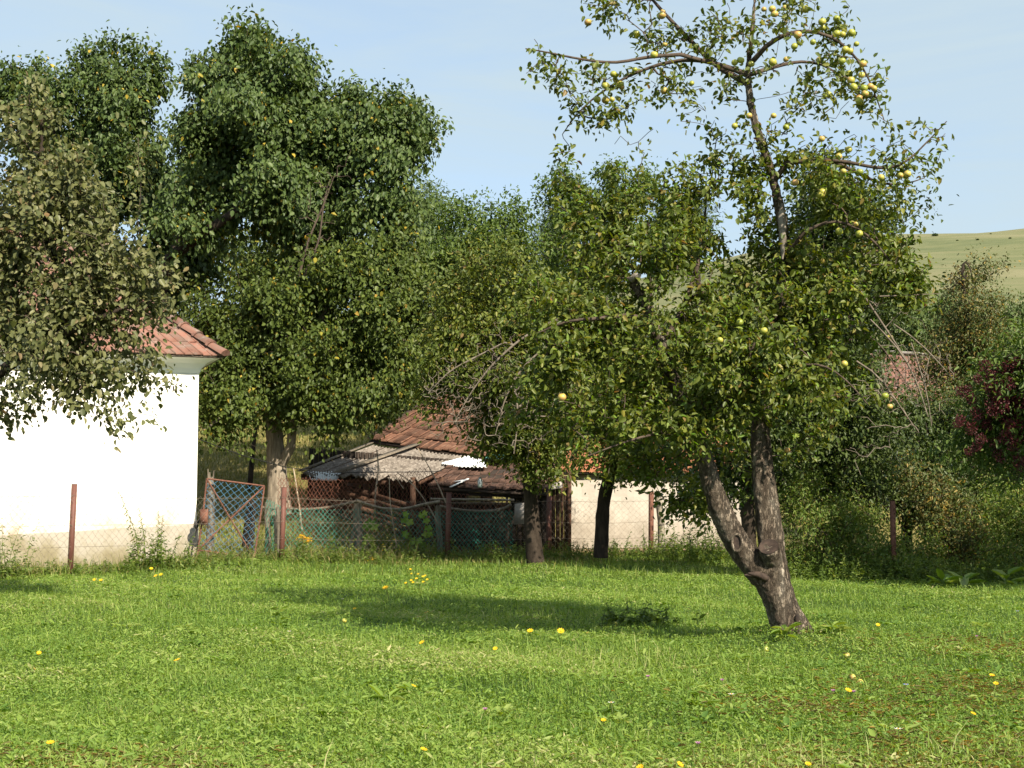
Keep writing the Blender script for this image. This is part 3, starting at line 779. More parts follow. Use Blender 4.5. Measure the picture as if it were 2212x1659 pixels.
# ================================================================== WHITE HOUSE
hc = G0(427, 31.5)                      # near right corner of the house
ang = math.radians(21)
eU = np.array([math.cos(ang), math.sin(ang), 0.0])        # along the front wall, to the right
eV = np.array([-math.sin(ang), math.cos(ang), 0.0])       # away from the camera
EAVE = P(430, 772, 31.5)[2]
house = thing('white_house', (hc[0], hc[1], 0.0), 'blank whitewashed house with cream plinth and red tiled hip roof', 'house')
HC = np.array([hc[0], hc[1], 0.0])
WID, DEP = 11.0, 7.0
def hp(u, v, z):
    return HC + eU * u + eV * v + np.array([0, 0, z])
PT = lambda u: 0.93 + 0.052 * u                            # plinth top falls to the left
mb = MB()
nu = 44
for i in range(nu):                                        # front wall, slightly uneven plaster
    u0, u1 = -WID + WID * i / nu, -WID + WID * (i + 1) / nu
    a = 0.012 * math.sin(i * 0.9) if 0 < i < nu else 0; b = 0.012 * math.sin((i + 1) * 0.9) if i + 1 < nu else 0
    nzs = [PT(u0), 1.8, 2.6, 3.4, EAVE]; nz2 = [PT(u1), 1.8, 2.6, 3.4, EAVE]
    for k in range(4):
        mb.add([hp(u0, a, nzs[k]), hp(u1, b, nz2[k]), hp(u1, b, nz2[k + 1]), hp(u0, a, nzs[k + 1])], [[0, 1, 2, 3]], .5)
mb.add([hp(0, 0, .3), hp(0, DEP, .3), hp(0, DEP, EAVE), hp(0, 0, EAVE)], [[0, 1, 2, 3]], .5)
mb.add([hp(-WID, DEP, .3), hp(-WID, 0, .3), hp(-WID, 0, EAVE), hp(-WID, DEP, EAVE)], [[0, 1, 2, 3]], .5)
mb.add([hp(0, DEP, .3), hp(-WID, DEP, .3), hp(-WID, DEP, EAVE), hp(0, DEP, EAVE)], [[0, 1, 2, 3]], .5)
mb.build('wall', M['whitewash'], house)
mb = MB()
for i in range(20):
    u0, u1 = -WID + (WID + .05) * i / 20, -WID + (WID + .05) * (i + 1) / 20
    q = [hp(u0, -.05, -.6), hp(u1, -.05, -.6), hp(u1, -.05, PT(u1) - .02), hp(u0, -.05, PT(u0) - .02), hp(u1, .03, PT(u1) + .02), hp(u0, .03, PT(u0) + .02)]
    mb.add(q, [[0, 1, 2, 3], [3, 2, 4, 5]], .5)
mb.add([hp(.05, -.05, -.6), hp(.05, DEP, -.6), hp(.05, DEP, .95), hp(.05, -.05, PT(.05) - .02)], [[0, 1, 2, 3]], .5)
mb.build('plinth', M['plinth'], house)
# hip roof
OV = 0.48; RUN = DEP / 2 + OV; PIT = math.radians(41); RISE = RUN * math.tan(PIT)
EZ = EAVE - 0.0
def roof_face(mb, O, U, L, Vv, run, rise, hipR, hipL, course=0.47, tw=0.20, shear=0.55, lift=0.03, seed=1):
    """stepped clay tiles on a sloping face, cut along the hips"""
    sl = math.hypot(run, rise); n = int(sl / course); vh = Vv * (run / sl) + np.array([0, 0, rise / sl])
    nrm = np.cross(U, vh); rs = np.random.default_rng(seed)
    for r in range(n):
        s0 = sl * r / n; s1 = min(sl, sl * (r + 1) / n + .03)
        um, ux = (hipL * s0 / sl * run if hipL else 0), L - (hipR * s0 / sl * run if hipR else 0)
        um1, ux1 = (hipL * s1 / sl * run if hipL else 0), L - (hipR * s1 / sl * run if hipR else 0)
        k = int((L) / tw) + 4
        for j in range(k):
            a, b = j * tw + (r % 2) * tw * .5 - tw * .5, (j + 1) * tw + (r % 2) * tw * .5 - tw * .5 - .006
            A0, B0 = np.clip([a, b], um, ux); A1, B1 = np.clip([a - shear * (s1 - s0), b - shear * (s1 - s0)], um1, ux1)
            if B0 - A0 < .01: continue
            jt = rs.normal(0, .006); dz = rs.normal(0, .004)
            p = [O + U * A0 + vh * (s0 + jt) + nrm * (lift + dz), O + U * B0 + vh * (s0 + jt) + nrm * (lift + dz + .010), O + U * B1 + vh * s1 + nrm * (.004 + dz + .010), O + U * A1 + vh * s1 + nrm * (.004 + dz)]
            low = [p[0] - nrm * .028, p[1] - nrm * .028]
            # a raised rib on the tile's right edge
            rb = min(.03, (B0 - A0) * .4)
            q = p + low
            mb.add(q, [[0, 1, 2, 3], [4, 5, 1, 0], [1, 5, 2, 2]][:2], rs.random())
            e0 = O + U * (B0 - rb) + vh * (s0 + jt) + nrm * (lift + dz + .028); e1 = O + U * B0 + vh * (s0 + jt) + nrm * (lift + dz + .028)
            f0 = O + U * max(A1, (B1 - rb)) + vh * s1 + nrm * (dz + .024); f1 = O + U * B1 + vh * s1 + nrm * (dz + .024)
            g0 = e0 - nrm * .03; g1 = f0 - nrm * .03
            h0 = e1 - nrm * .03; h1 = f1 - nrm * .03
            mb.add([e0, e1, f1, f0, g0, g1, h0, h1], [[0, 1, 2, 3], [4, 0, 3, 5], [1, 6, 7, 2], [4, 6, 1, 0]], rs.random())
mb = MB()
LR = WID + 2 * OV
roof_face(mb, hp(-WID - OV, -OV, EZ), eU, LR, eV, RUN, RISE, 1.0, 1.0, seed=3)
roof_face(mb, hp(OV, -OV, EZ), eV, DEP + 2 * OV, -eU, RUN, RISE, 1.0, 1.0, seed=4)
roof = mb.build('roof', M['tile'], house)
mb = MB()                                                   # boards below the tiles, back faces of the roof
c1, c2, c3, c4 = hp(-WID - OV + .02, -OV + .02, EZ - .03), hp(OV - .02, -OV + .02, EZ - .03), hp(OV - .02, DEP + OV, EZ - .03), hp(-WID - OV, DEP + OV, EZ - .03)
r1, r2 = hp(-WID - OV + RUN, -OV + RUN, EZ + RISE - .05), hp(OV - RUN, -OV + RUN, EZ + RISE - .05)
mb.add([c1, c2, r2, r1], [[0, 1, 2, 3]]); mb.add([c2, c3, r2], [[0, 1, 2]]); mb.add([c3, c4, r1, r2], [[0, 1, 2, 3]]); mb.add([c4, c1, r1], [[0, 1, 2]])
mb.add([c1, c4, c3, c2], [[0, 1, 2, 3]])
mb.build('roof_boards', M['grey_wood'], roof)
mb = MB()                                                   # coved cornice under the eaves
for (a, b, s) in ((hp(-WID, 0, 0), hp(0.0, 0, 0), -eV), (hp(0, 0, 0), hp(0, DEP, 0), eU)):
    zz = [(0.012, EAVE - .36), (0.05, EAVE - .26), (0.14, EAVE - .15), (0.28, EAVE - .07), (.40, EAVE - .045)]
    ext = eU if s is not eU else np.zeros(3)
    for (o0, z0), (o1, z1) in zip(zz[:-1], zz[1:]):
        e0, e1 = ext * o0, ext * o1
        k0 = -eV * o0 if s is eU else 0; k1 = -eV * o1 if s is eU else 0
        mb.add([a + k0 + s * o0 + np.array([0, 0, z0]), b + e0 + s * o0 + np.array([0, 0, z0]), b + e1 + s * o1 + np.array([0, 0, z1]), a + k1 + s * o1 + np.array([0, 0, z1])], [[0, 1, 2, 3]], .5)
mb.build('cornice', M['whitewash'], house)
mb = MB()                                                   # hip and ridge caps
def caps(a, b, w=.15, step=.42):
    d = b - a; L = np.linalg.norm(d); d = d / L; n = int(L / step)
    s = np.cross(d, (0, 0, 1)); s /= np.linalg.norm(s); u = np.cross(s, d)
    for i in range(n):
        p0 = a + d * (L * i / n - .02); p1 = a + d * (L * (i + 1) / n + .03)
        rr = random.random(); VV = []
        for p, lift, sc in ((p0, .045, 1.12), (p1, .01, .9)):
            for k in range(7):
                th = math.pi * k / 6
                VV.append(p + s * math.cos(th) * w * sc + u * (math.sin(th) * w * .75 * sc + lift - .03))
        F = [[k, k + 1, k + 8, k + 7] for k in range(6)]
        mb.add(VV, F, rr)
        VV2 = VV[:7] + [p0 + u * (lift - .03)]
        mb.add(VV2, [[k + 1, k, 7] for k in range(6)], rr)
        # collar
        VC = []
        for off, sc in ((-.01, 1.24), (.05, 1.24)):
            for k in range(7):
                th = math.pi * k / 6
                VC.append(p1 - d * .06 + d * off + s * math.cos(th) * w * sc + u * (math.sin(th) * w * .75 * sc - .01))
        mb.add(VC, F, rr)
        mb.add(VC[:7] + [p1 - d * .07 - u * .02], [[k + 1, k, 7] for k in range(6)], rr)
caps(hp(OV, -OV, EZ + .03), hp(OV - RUN, -OV + RUN, EZ + RISE + .03))
caps(hp(OV - RUN, -OV + RUN, EZ + RISE + .03), hp(-WID - OV + RUN, -OV + RUN, EZ + RISE + .03))
mb.build('ridge_tiles', M['tile'], house, smooth=False)

# ================================================================== SHEDS
def bil(c00, c10, c11, c01, u, v):
    u = np.asarray(u)[..., None]; v = np.asarray(v)[..., None]
    return c00 * (1 - u) * (1 - v) + c10 * u * (1 - v) + c11 * u * v + c01 * (1 - u) * v
def tile_quad(mb, c00, c10, c11, c01, nu, nv, lift=.05, miss=0.03, seed=0, wav=0.0):
    rs = np.random.default_rng(seed)
    n = np.cross(c10 - c00, c01 - c00); n /= np.linalg.norm(n)
    for r in range(nv):
        for j in range(nu):
            if rs.random() < miss: continue
            o = .5 / nu * (r % 2); a = j / nu + o * 0; b = (j + 1) / nu - .03 / nu
            v0, v1 = r / nv + rs.normal(0, .05) / nv, min(1, (r + 1.12) / nv)
            sg = -0.04 * math.sin(math.pi * (j + .5) / nu) + wav * math.sin(j * .7 + r)
            h = lift + rs.normal(0, .008) + sg
            q = [bil(c00, c10, c11, c01, a, v0) + n * h, bil(c00, c10, c11, c01, b, v0) + n * (h + .012), bil(c00, c10, c11, c01, b, v1) + n * (h - .035), bil(c00, c10, c11, c01, a, v1) + n * (h - .045)]
            q += [q[0] - n * .035, q[1] - n * .035]
            mb.add(q, [[0, 1, 2, 3], [4, 5, 1, 0]], rs.random())
            m = b - .16 / nu
            w0 = [bil(c00, c10, c11, c01, m, v0) + n * (h + .03), bil(c00, c10, c11, c01, b, v0) + n * (h + .03), bil(c00, c10, c11, c01, b, v1) + n * (h - .02), bil(c00, c10, c11, c01, m, v1) + n * (h - .02)]
            w0 += [w0[0] - n * .03, w0[3] - n * .03, w0[1] - n * .03, w0[2] - n * .03]
            mb.add(w0, [[0, 1, 2, 3], [4, 0, 3, 5], [1, 6, 7, 2], [4, 6, 1, 0]], rs.random())
def corrugated(mb, c00, c10, c11, c01, waves, amp=.028, th=.009, nv=6, ragged=0.0, seed=0, sag=0.0):
    rs = np.random.default_rng(seed)
    n = np.cross(c10 - c00, c01 - c00); n /= np.linalg.norm(n)
    K = waves * 6
    u = np.linspace(0, 1, K + 1); v = np.linspace(0, 1, nv + 1)
    U, Vv = np.meshgrid(u, v)
    rag = np.repeat(rs.normal(0, ragged, waves + 1), 6)[:K + 1]
    V2 = Vv + rag[None] * (Vv < 1e-6)
    Pp = bil(c00, c10, c11, c01, U, V2) + n * (amp * np.sin(U * waves * 2 * math.pi) - sag * np.sin(U * math.pi) * np.sin(Vv * math.pi * .5 + .6))[..., None]
    top = Pp.reshape(-1, 3); bot = (Pp - n * th).reshape(-1, 3)
    w_ = K + 1; I, J = np.meshgrid(np.arange(K), np.arange(nv)); k = (J * w_ + I).ravel()
    F = np.stack([k, k + 1, k + w_ + 1, k + w_], 1); N = len(top)
    Fb = F[:, ::-1] + N
    e = np.arange(K); Fe = np.stack([e + N, e + 1 + N, e + 1, e], 1)
    mb.add(np.concatenate([top, bot]), np.concatenate([F, Fb, Fe]), .5)

# --- old shed: rusty tile roof above, grey corrugated lean-to below
osh = thing('old_shed', G0(800, 38.5), 'tumbledown shed with rusty tile roof above a grey corrugated lean-to', 'shed')
EL, ER, TL, TR = P(652, 1022, 39.2), P(905, 1038, 37.2), P(806, 962, 42.2), P(1010, 986, 40.0)
A0_, A1_, A2_, A3_ = P(797, 948, 42.3), P(1062, 990, 39.6), P(1240, 850, 44.2), P(1000, 812, 47.0)
mb = MB(); tile_quad(mb, A0_, A1_, A2_, A3_, 18, 9, seed=5, wav=.012)
ra = mb.build('tile_roof', M['old_tile'], osh)
mb = MB(); nA = np.array([0, 0, -.07]); mb.slab(A0_ + nA, A1_ + nA, A2_ + nA, A3_ + nA, .06)
mb.beam(A0_ + np.array([0, 0, .02]), A3_ + np.array([0, 0, .02]), .10, .07)
mb.build('roof_boards', M['dark_wood'], osh)
mb = MB()
md0, md1 = EL * .62 + ER * .38, TL * .62 + TR * .38
corrugated(mb, EL + (TL - EL) * .0, md0, md1, TL, 11, amp=.032, seed=2, ragged=.02, sag=.05)
corrugated(mb, md0 + np.array([-.1, -.25, .05]), ER + np.array([0, -.1, 0.0]), TR, md1 + np.array([0, 0, .05]), 17, amp=.036, seed=3, ragged=.03, sag=.06)
mb.build('corrugated_roof', M['asbestos'], osh)
mb = MB()
mb.beam(EL + np.array([-.05, -.03, .06]), TL + np.array([-.05, 0, .08]), .16, .03)
mb.beam(md0 + np.array([-.2, -.2, .09]), md1 + np.array([.25, 0, .16]), .30, .03)
mb.build('verge_board', M['grey_wood'], osh)
mb = MB()
corrugated(mb, P(671, 1036, 38.7), P(727, 1038, 38.2), P(738, 1019, 38.9), P(664, 1018, 39.4), 13, amp=.02, seed=9, ragged=.02)
tag(mb.build('eave_sheet', M['white_sheet'], osh), 'white corrugated sheet under the grey eave', None)
# interior: back wall, side wall, posts, rafters
mb = MB(); rs = random.Random(3)
for i in range(34):
    a = 668 + (1010 - 668) * i / 34; b = 668 + (1010 - 668) * (i + .93) / 34
    D = 41.2 - 1.9 * i / 34
    p0, p1 = G0(a, D), G0(b, D)
    top = P(a, 968 + i * .8, D)[2]
    mb.slab(p0 + [0, 0, -.1], p1 + [0, 0, -.1], np.array([p1[0], p1[1], top]), np.array([p0[0], p0[1], top]), .03, rs.random())
mb.build('plank_wall', M['dark_wood'], osh)
mb = MB()
for px, D, w_ in ((672, 38.9, .14), (742, 38.4, .12), (812, 38.0, .13), (893, 37.3, .14), (955, 36.9, .14)):
    g = G0(px, D); mb.beam(g, np.array([g[0], g[1], 2.05]), w_, w_)
mb.beam(EL + [0, .1, -.12], ER + [0, .1, -.12], .1, .12)
for k in range(9):
    f = k / 8; a = EL * (1 - f) + ER * f; b = TL * (1 - f) + TR * f
    mb.beam(a + [0, 0, -.07], b + [0, 0, -.07], .06, .08)
mb.build('timber_frame', M['brown_wood'], osh)
mb = MB()                                                   # low front boarding, horizontal, with gaps
for j in range(6):
    z = .12 + j * .16
    for (a, b, D0, D1) in ((672, 812, 38.8, 37.9), (812, 955, 37.9, 36.9)):
        if rs.random() < .12: continue
        p, q = G0(a, D0, z + rs.uniform(-.02, .02)), G0(b, D1, z + rs.uniform(-.03, .03))
        mb.beam(p, q, .03, .13, rnd=rs.random())
mb.build('front_boards', M['brown_wood'], osh)
mb = MB()
for (a, b, y0, y1, D) in ((693, 722, 1042, 1086, 39.6), (724, 733, 1043, 1080, 39.9), (750, 777, 1041, 1073, 40.0), (784, 797, 1042, 1078, 40.0), (676, 687, 1050, 1076, 39.8)):
    mb.slab(P(a, y1, D), P(b, y1 + 2, D), P(b, y0, D), P(a, y0, D), .03, rs.random())
mb.build('pale_panel', M['pale_board'], osh)

# --- dark tiled lean-to
dsh = thing('tiled_lean_to', G0(1040, 36.2), 'low lean-to under tiles coloured dark for tree shade, with a white sheet on top', 'shed')
C0_, C1_, C2_, C3_ = P(925, 1049, 36.6), P(1185, 1062, 35.9), P(1215, 985, 38.2), P(985, 992, 39.4)
mb = MB(); tile_quad(mb, C0_, C1_, C2_, C3_, 16, 5, lift=.06, seed=8, wav=.006, miss=.01)
mb.build('tile_roof', M['shaded_tile'], dsh)
mb = MB(); mb.slab(C0_ + nA, C1_ + nA, C2_ + nA, C3_ + nA, .05)
mb.beam(C0_ + [0, .1, -.16], C1_ + [0, .1, -.16], .05, .08)
mb.build('roof_boards', M['dark_wood'], dsh)
mb = MB(); corrugated(mb, P(952, 1001, 38.9), P(996, 1009, 38.0), P(1022, 990, 38.6), P(1012, 985, 39.3), 9, amp=.02, seed=4)
corrugated(mb, P(992, 1008, 38.0), P(1052, 1009, 37.6), P(1046, 994, 38.4), P(1016, 988, 38.8), 7, amp=.02, seed=5)
mb.build('white_sheet', M['white_sheet'], dsh)
mb = MB(); corrugated(mb, P(1048, 990, 38.1), P(1108, 989, 37.9), P(1115, 975, 38.7), P(1054, 979, 39.0), 8, amp=.02, seed=6)
mb.build('teal_sheet', M['teal_sheet'], dsh)
mb = MB(); mb.beam(P(973, 1052, 36.3), P(1011, 1034, 36.7), .09, .02); mb.beam(P(982, 1040, 36.6), P(1008, 1036, 36.8), .18, .015)
mb.build('flashing', M['white_sheet'], dsh)
mb = MB()
for i in range(16):
    a = 968 + 215 * i / 16; b = 968 + 215 * (i + .995) / 16; D = 37.0 - .7 * i / 16
    if 3 <= i <= 9: y1 = 1088
    else: y1 = None
    p0, p1 = G0(a, D), G0(b, D)
    zt = P(a, 1057, D)[2] if y1 is None else P(a, 1087, D)[2]
    mb.slab(p0 + [0, 0, -.1], p1 + [0, 0, -.1], np.array([p1[0], p1[1], zt]), np.array([p0[0], p0[1], zt]), .03, rs.random())
mb.build('plank_wall', M['dark_wood'], dsh)
mb = MB()
for px in (968, 1010, 1045, 1095):
    g = G0(px, 36.9); mb.beam(g + [0, 0, 1.2], np.array([g[0], g[1], 1.85]), .06, .06)
mb.beam(P(966, 1087, 36.85), P(1100, 1088, 36.4), .05, .05)
mb.build('window_frame', M['grey_wood'], dsh)
mb = MB(); mb.slab(P(1110, 1133, 35.9), P(1137, 1131, 35.8), P(1136, 1086, 35.8), P(1112, 1088, 35.9), .03)
tag(mb.build('pale_panel', M['pale_board'], dsh), 'pale square board on the dark planks', None)

# --- plaster shed
psh = thing('plaster_shed', G0(1370, 37.5), 'low beige plaster shed with bright orange tiles and a stone footing', 'shed')
w0, w1 = G0(1228, 37.2), G0(1560, 38.2)
tz0, tz1 = P(1228, 1018, 37.2)[2], P(1560, 1018, 38.2)[2]
mb = MB()
nseg = 24
for i in range(nseg):
    f0, f1 = i / nseg, (i + 1) / nseg
    for k in range(6):
        z = lambda f, t: .18 + (tz0 * (1 - f) + tz1 * f - .18) * t
        q = []
        for f, t in ((f0, k / 6), (f1, k / 6), (f1, (k + 1) / 6), (f0, (k + 1) / 6)):
            b = w0 * (1 - f) + w1 * f
            q.append([b[0], b[1] + .02 * math.sin(f * 31 + t * 7), z(f, t)])
        mb.add(q, [[0, 1, 2, 3]], .5)
mb.add([w1 + [0, 0, -.2], w1 + [1.2, 4, -.2], w1 + [1.2, 4, tz1], w1 + [0, 0, tz1]], [[0, 1, 2, 3]], .5)
mb.add([w0 + [1.2, 4, -.2], w0 + [0, 0, -.2], w0 + [0, 0, tz0], w0 + [1.2, 4, tz0]], [[0, 1, 2, 3]], .5)
mb.build('wall', M['grey_plaster'], psh)
mb = MB()
for r in range(2):
    for i in range(36):
        f = (i + .5 * (r % 2)) / 36; b = w0 * (1 - f) + w1 * f
        mb.box(b + [0, -.04, -.02 + r * .12], (.105, .14, .11), rnd=random.random())
mb.build('stone_footing', M['brick'], psh)
mb = MB()
o0, o1 = w0 + [-.25, -.22, tz0 + .0], w1 + [.3, -.22, tz1 + .0]
o0[2] = tz0 - .03; o1[2] = tz1 - .03
b0, b1 = o0 + [.5, 2.6, 1.25], o1 + [.5, 2.6, 1.25]
tile_quad(mb, o0, o1, b1, b0, 24, 7, seed=11, miss=0.0)
mb.build('tile_roof', M['orange_tile'], psh)
mb = MB(); mb.slab(o0 + nA * .5, o1 + nA * .5, b1 + nA * .5, b0 + nA * .5, .04); mb.build('roof_boards', M['dark_wood'], psh)
mb = MB()
for i, (a, b, z) in enumerate(((1190, 1199, 2.0), (1200, 1209, 1.95), (1210, 1217, 2.1), (1218, 1226, 2.05))):
    p0, p1 = G0(a, 36.6), G0(b, 36.6)
    mb.slab(p0, p1, p1 + [0, 0, z], p0 + [0, 0, z], .04, random.random())
mb.beam(G0(1188, 36.5), G0(1188, 36.5, 2.0), .08, .08, rnd=.9); mb.beam(G0(1229, 36.6), G0(1230, 36.6, 2.2), .10, .10, rnd=1.0)
tag(mb.build('plank_door', M['brown_wood'], psh), 'brown plank door', None)
mb = MB(); mb.slab(P(1140, 1066, 36.4), P(1215, 1052, 36.4), P(1212, 1022, 36.9), P(1150, 1030, 36.9), .03); mb.build('door_hood', M['pale_board'], psh)

# --- house with red roof far right
rh = thing('red_roofed_house', G0(1975, 52), 'house with a pale red tiled roof glimpsed through the right trees', 'house')
mb = MB()
q = [P(1830, 905, 51), P(2110, 930, 50), P(2060, 772, 56), P(1868, 760, 57)]
tile_quad(mb, q[0], q[1], q[2], q[3], 30, 14, seed=12, miss=0)
mb.build('roof', M['tile'], rh)
mb = MB()
g0, g1 = np.array([*q[0][:2], 0]), np.array([*q[1][:2], 0])
mb.slab(g0 + [.3, .4, -.2], g1 + [-.3, .4, -.2], q[1] + [-.3, .4, -.1], q[0] + [.3, .4, -.1], .3)
mb.slab(g1 + [-.3, .4, -.2], g1 + [.6, 6, -.2], q[2] + [.2, .3, -.2], q[1] + [-.3, .4, -.1], .3)
mb.build('wall', M['grey_plaster'], rh)
mb = MB(); mb.slab(q[0] + nA, q[1] + nA, q[2] + nA, q[3] + nA, .05); mb.beam(q[3] + [0, 0, .05], q[2] + [0, 0, .05], .3, .12); mb.build('ridge', M['pale_board'], rh)

# ================================================================== FENCE
def chainlink(mb, c00, c10, c11, c01, cw, ch, r=.003, jit=.006, bow=0.0):
    c00, c10, c11, c01 = [np.asarray(c, float) for c in (c00, c10, c11, c01)]
    W_ = np.linalg.norm(c10 - c00); H_ = (np.linalg.norm(c01 - c00) + np.linalg.norm(c11 - c10)) / 2
    nu_, nv_ = max(2, int(W_ / cw * 2)), max(2, int(H_ / ch * 2))
    n = np.cross(c10 - c00, c01 - c00); n /= np.linalg.norm(n)
    I, J = np.meshgrid(np.arange(nu_ + 1), np.arange(nv_ + 1), indexing='ij')
    g = bil(c00, c10, c11, c01, I / nu_, J / nv_) + RNG.normal(0, jit, (nu_ + 1, nv_ + 1, 3)) + n * (bow * np.sin(I / nu_ * 3.14) * np.sin(J / nv_ * 3.14))[..., None]
    A, B = [], []
    for i in range(nu_):
        for j in range(nv_):
            if (i + j) % 2 == 0: A.append(g[i, j]); B.append(g[i + 1, j + 1])
            else: A.append(g[i + 1, j]); B.append(g[i, j + 1])
    A, B = np.array(A), np.array(B)
    d = unit(B - A); s = unit(np.cross(d, n)); t = np.cross(d, s)
    V = []
    for k in range(3):
        th = 2 * math.pi * k / 3
        V.append(A + (s * math.cos(th) + t * math.sin(th)) * r)
    for k in range(3):
        th = 2 * math.pi * k / 3
        V.append(B + (s * math.cos(th) + t * math.sin(th)) * r)
    V = np.stack(V, 1).reshape(-1, 3); i = np.arange(len(A))[:, None] * 6
    F = np.concatenate([i + np.array([[0, 1, 4, 3]]), i + np.array([[1, 2, 5, 4]]), i + np.array([[2, 0, 3, 5]])], 0)
    mb.add(V, F, .5)

fence = thing('wire_fence', G0(611, 31.3), 'front wire fence of thin grey mesh on red-brown square steel posts', 'fence')
fp = []
for (px, D, ty) in FP:
    g = G0(px, D); top = P(px + 3, ty, D); fp.append((g, top))
    m_ = MB()
    rz = math.radians(28)
    c_, s_ = math.cos(rz), math.sin(rz)
    R_ = [[c_, -s_, 0], [s_, c_, 0], [0, 0, 1]]
    h = top[2] - g[2] + .1
    b_ = MB(); b_.box((0, 0, h / 2 - .1), (.095, .095, h), R_)
    V = b_.V[0].copy(); V[:, 0] += (top[0] - g[0]) * (V[:, 2] / h)
    m_.add(V + g, np.concatenate(b_.F4), .5)
    m_.box(g + [top[0] - g[0], 0, h - .098], (.101, .101, .008), R_)
    o = m_.build('post', M['post_paint'] if px != 1404 else M['rust'], fence)
for k, (a, b) in enumerate(zip(fp[:-1], fp[1:])):
    m_ = MB()
    t0, t1 = a[1] - [0, 0, .20], b[1] - [0, 0, .20]
    f = np.array([0, -.05, 0])
    chainlink(m_, a[0] + f + [0, 0, .03], b[0] + f + [0, 0, .03], t1 + f, t0 + f, .15, .15, r=.0022 if k > 0 else .0028, jit=.012)
    for zf in (0.0, .35, .62, .98):
        pp = []
        for q in np.linspace(0, 1, 24):
            z = (a[0][2] * (1 - q) + b[0][2] * q + .03) * (1 - zf) + (t0[2] * (1 - q) + t1[2] * q) * zf
            x = a[0] * (1 - q) + b[0] * q
            sg = -.03 * math.sin(math.pi * q) + random.uniform(-.006, .006)
            pp.append([x[0] + (t0[0] - a[0][0]) * zf, x[1] - .055, z + sg])
        if zf > 0: m_.tube(pp, .0042, 3, cap=False)
    m_.build('wire_mesh', M['wire'], fence)
# wooden post beside the plaster shed
m_ = MB(); m_.tube([G0(1427, 35.9), G0(1427, 35.9, .9), P(1421, 1066, 35.9)], [.10, .095, .09], 8, jit=.05)
tag(m_.build('fence_post', M['concrete']), 'rough grey post just right of the rusty post by the shed', 'post')
o = bpy.data.objects['fence_post']
# rusty post far right in the bushes
m_ = MB(); g = G0(1925, 26.6); hh_ = P(1925, 1082, 26.6)[2] - g[2]; m_.box((g[0], 26.6, g[2] + hh_ / 2 - .05), (.085, .085, hh_ + .1)); 
for z in range(9): m_.box((g[0] + .025, 26.552, .6 + z * .09), (.018, .012, .03))
tag(m_.build('rusty_post', M['rust']), 'lone rusty steel post half buried in the bushes on the right', 'post')

# inner fence: green mesh low, brown mesh high, crooked wood
inner = thing('garden_fence', G0(790, 34.5), 'crooked garden fence of green and rusty mesh on rough wooden posts', 'fence')
m_ = MB()
gpts = [(575, 1215, 1078, 32.2), (618, 1212, 1098, 33.2), (775, 1205, 1100, 34.2), (949, 1207, 1105, 35.0), (1108, 1204, 1103, 35.6)]
for (a, b) in zip(gpts[:-1], gpts[1:]):
    chainlink(m_, G0(a[0], a[3], .02), G0(b[0], b[3], .02), P(b[0], b[2], b[3]), P(a[0], a[2], a[3]), .115, .13, r=.0055, jit=.010, bow=.05)
m_.build('green_mesh', M['green_wire'], inner)
m_ = MB()
bpts = [(600, 1128, 1030, 33.2), (790, 1130, 1037, 34.5), (925, 1150, 1008, 35.5), (960, 1150, 1060, 35.6), (1104, 1150, 1082, 36.0)]
for (a, b) in zip(bpts[:-1], bpts[1:]):
    chainlink(m_, P(a[0], a[1] + 66, a[3]), P(b[0], b[1] + 48, b[3]), P(b[0], b[2], b[3]), P(a[0], a[2], a[3]), .105, .135, r=.0055, jit=.012, bow=-.08)
m_.build('rusty_mesh', M['rust_wire'], inner)
for (px, y0, D, r) in ((775, 1086, 34.3, .105), (949, 1092, 35.1, .075), (580, 1085, 32.6, .06)):
    m_ = MB(); g = G0(px, D, -.05); t_ = P(px - 2, y0, D)
    m_.tube([g, g * .6 + t_ * .4 + [.03, 0, 0], g * .25 + t_ * .75 + [-.02, 0, 0], t_], [r * 1.15, r * 1.05, r, r * .9], 9, jit=.09)
    m_.build('post', M['grey_wood'], inner)
m_ = MB(); m_.tube([G0(757, 34.1), P(764, 1150, 34.2), P(771, 1110, 34.3)], [.06, .05, .04], 7, jit=.1); m_.build('brace', M['grey_wood'], inner)
for (px, px2, y0, D, r) in ((603, 600, 1096, 32.0, .055), (597, 593, 1115, 32.2, .035)):
    m_ = MB(); g = G0(px + 2, D, -.05); t_ = P(px2, y0, D)
    m_.tube([g, g * .5 + t_ * .5 + [.02, 0, 0], t_], [r, r, r * .8], 7, jit=.1); m_.build('picket', M['grey_wood'], inner)
for pts, r in ((((565, 1096, 32.9), (612, 1099, 33.4), (660, 1100, 33.8), (715, 1096, 34.1), (765, 1083, 34.2), (778, 1081, 34.2)), .033),
               (((770, 1081, 34.1), (800, 1092, 34.3), (830, 1100, 34.5), (870, 1101, 34.7), (910, 1090, 34.9), (950, 1083, 35.0)), .036),
               (((930, 1078, 35.0), (1000, 1079, 35.2), (1075, 1080, 35.5), (1110, 1080, 35.7)), .034),
               (((950, 1093, 35.0), (1000, 1103, 35.2), (1060, 1105, 35.5), (1095, 1098, 35.7), (1104, 1090, 35.8)), .036)):
    m_ = MB(); pp = line(*pts); tt = Tree(); ids = tt.limb(pp, [r] * len(pp)); tt.radii(); 
    m_.tube(np.array(tt.pos), tt.rad * .95, 7, jit=.10); m_.build('rail', M['grey_wood'], inner)

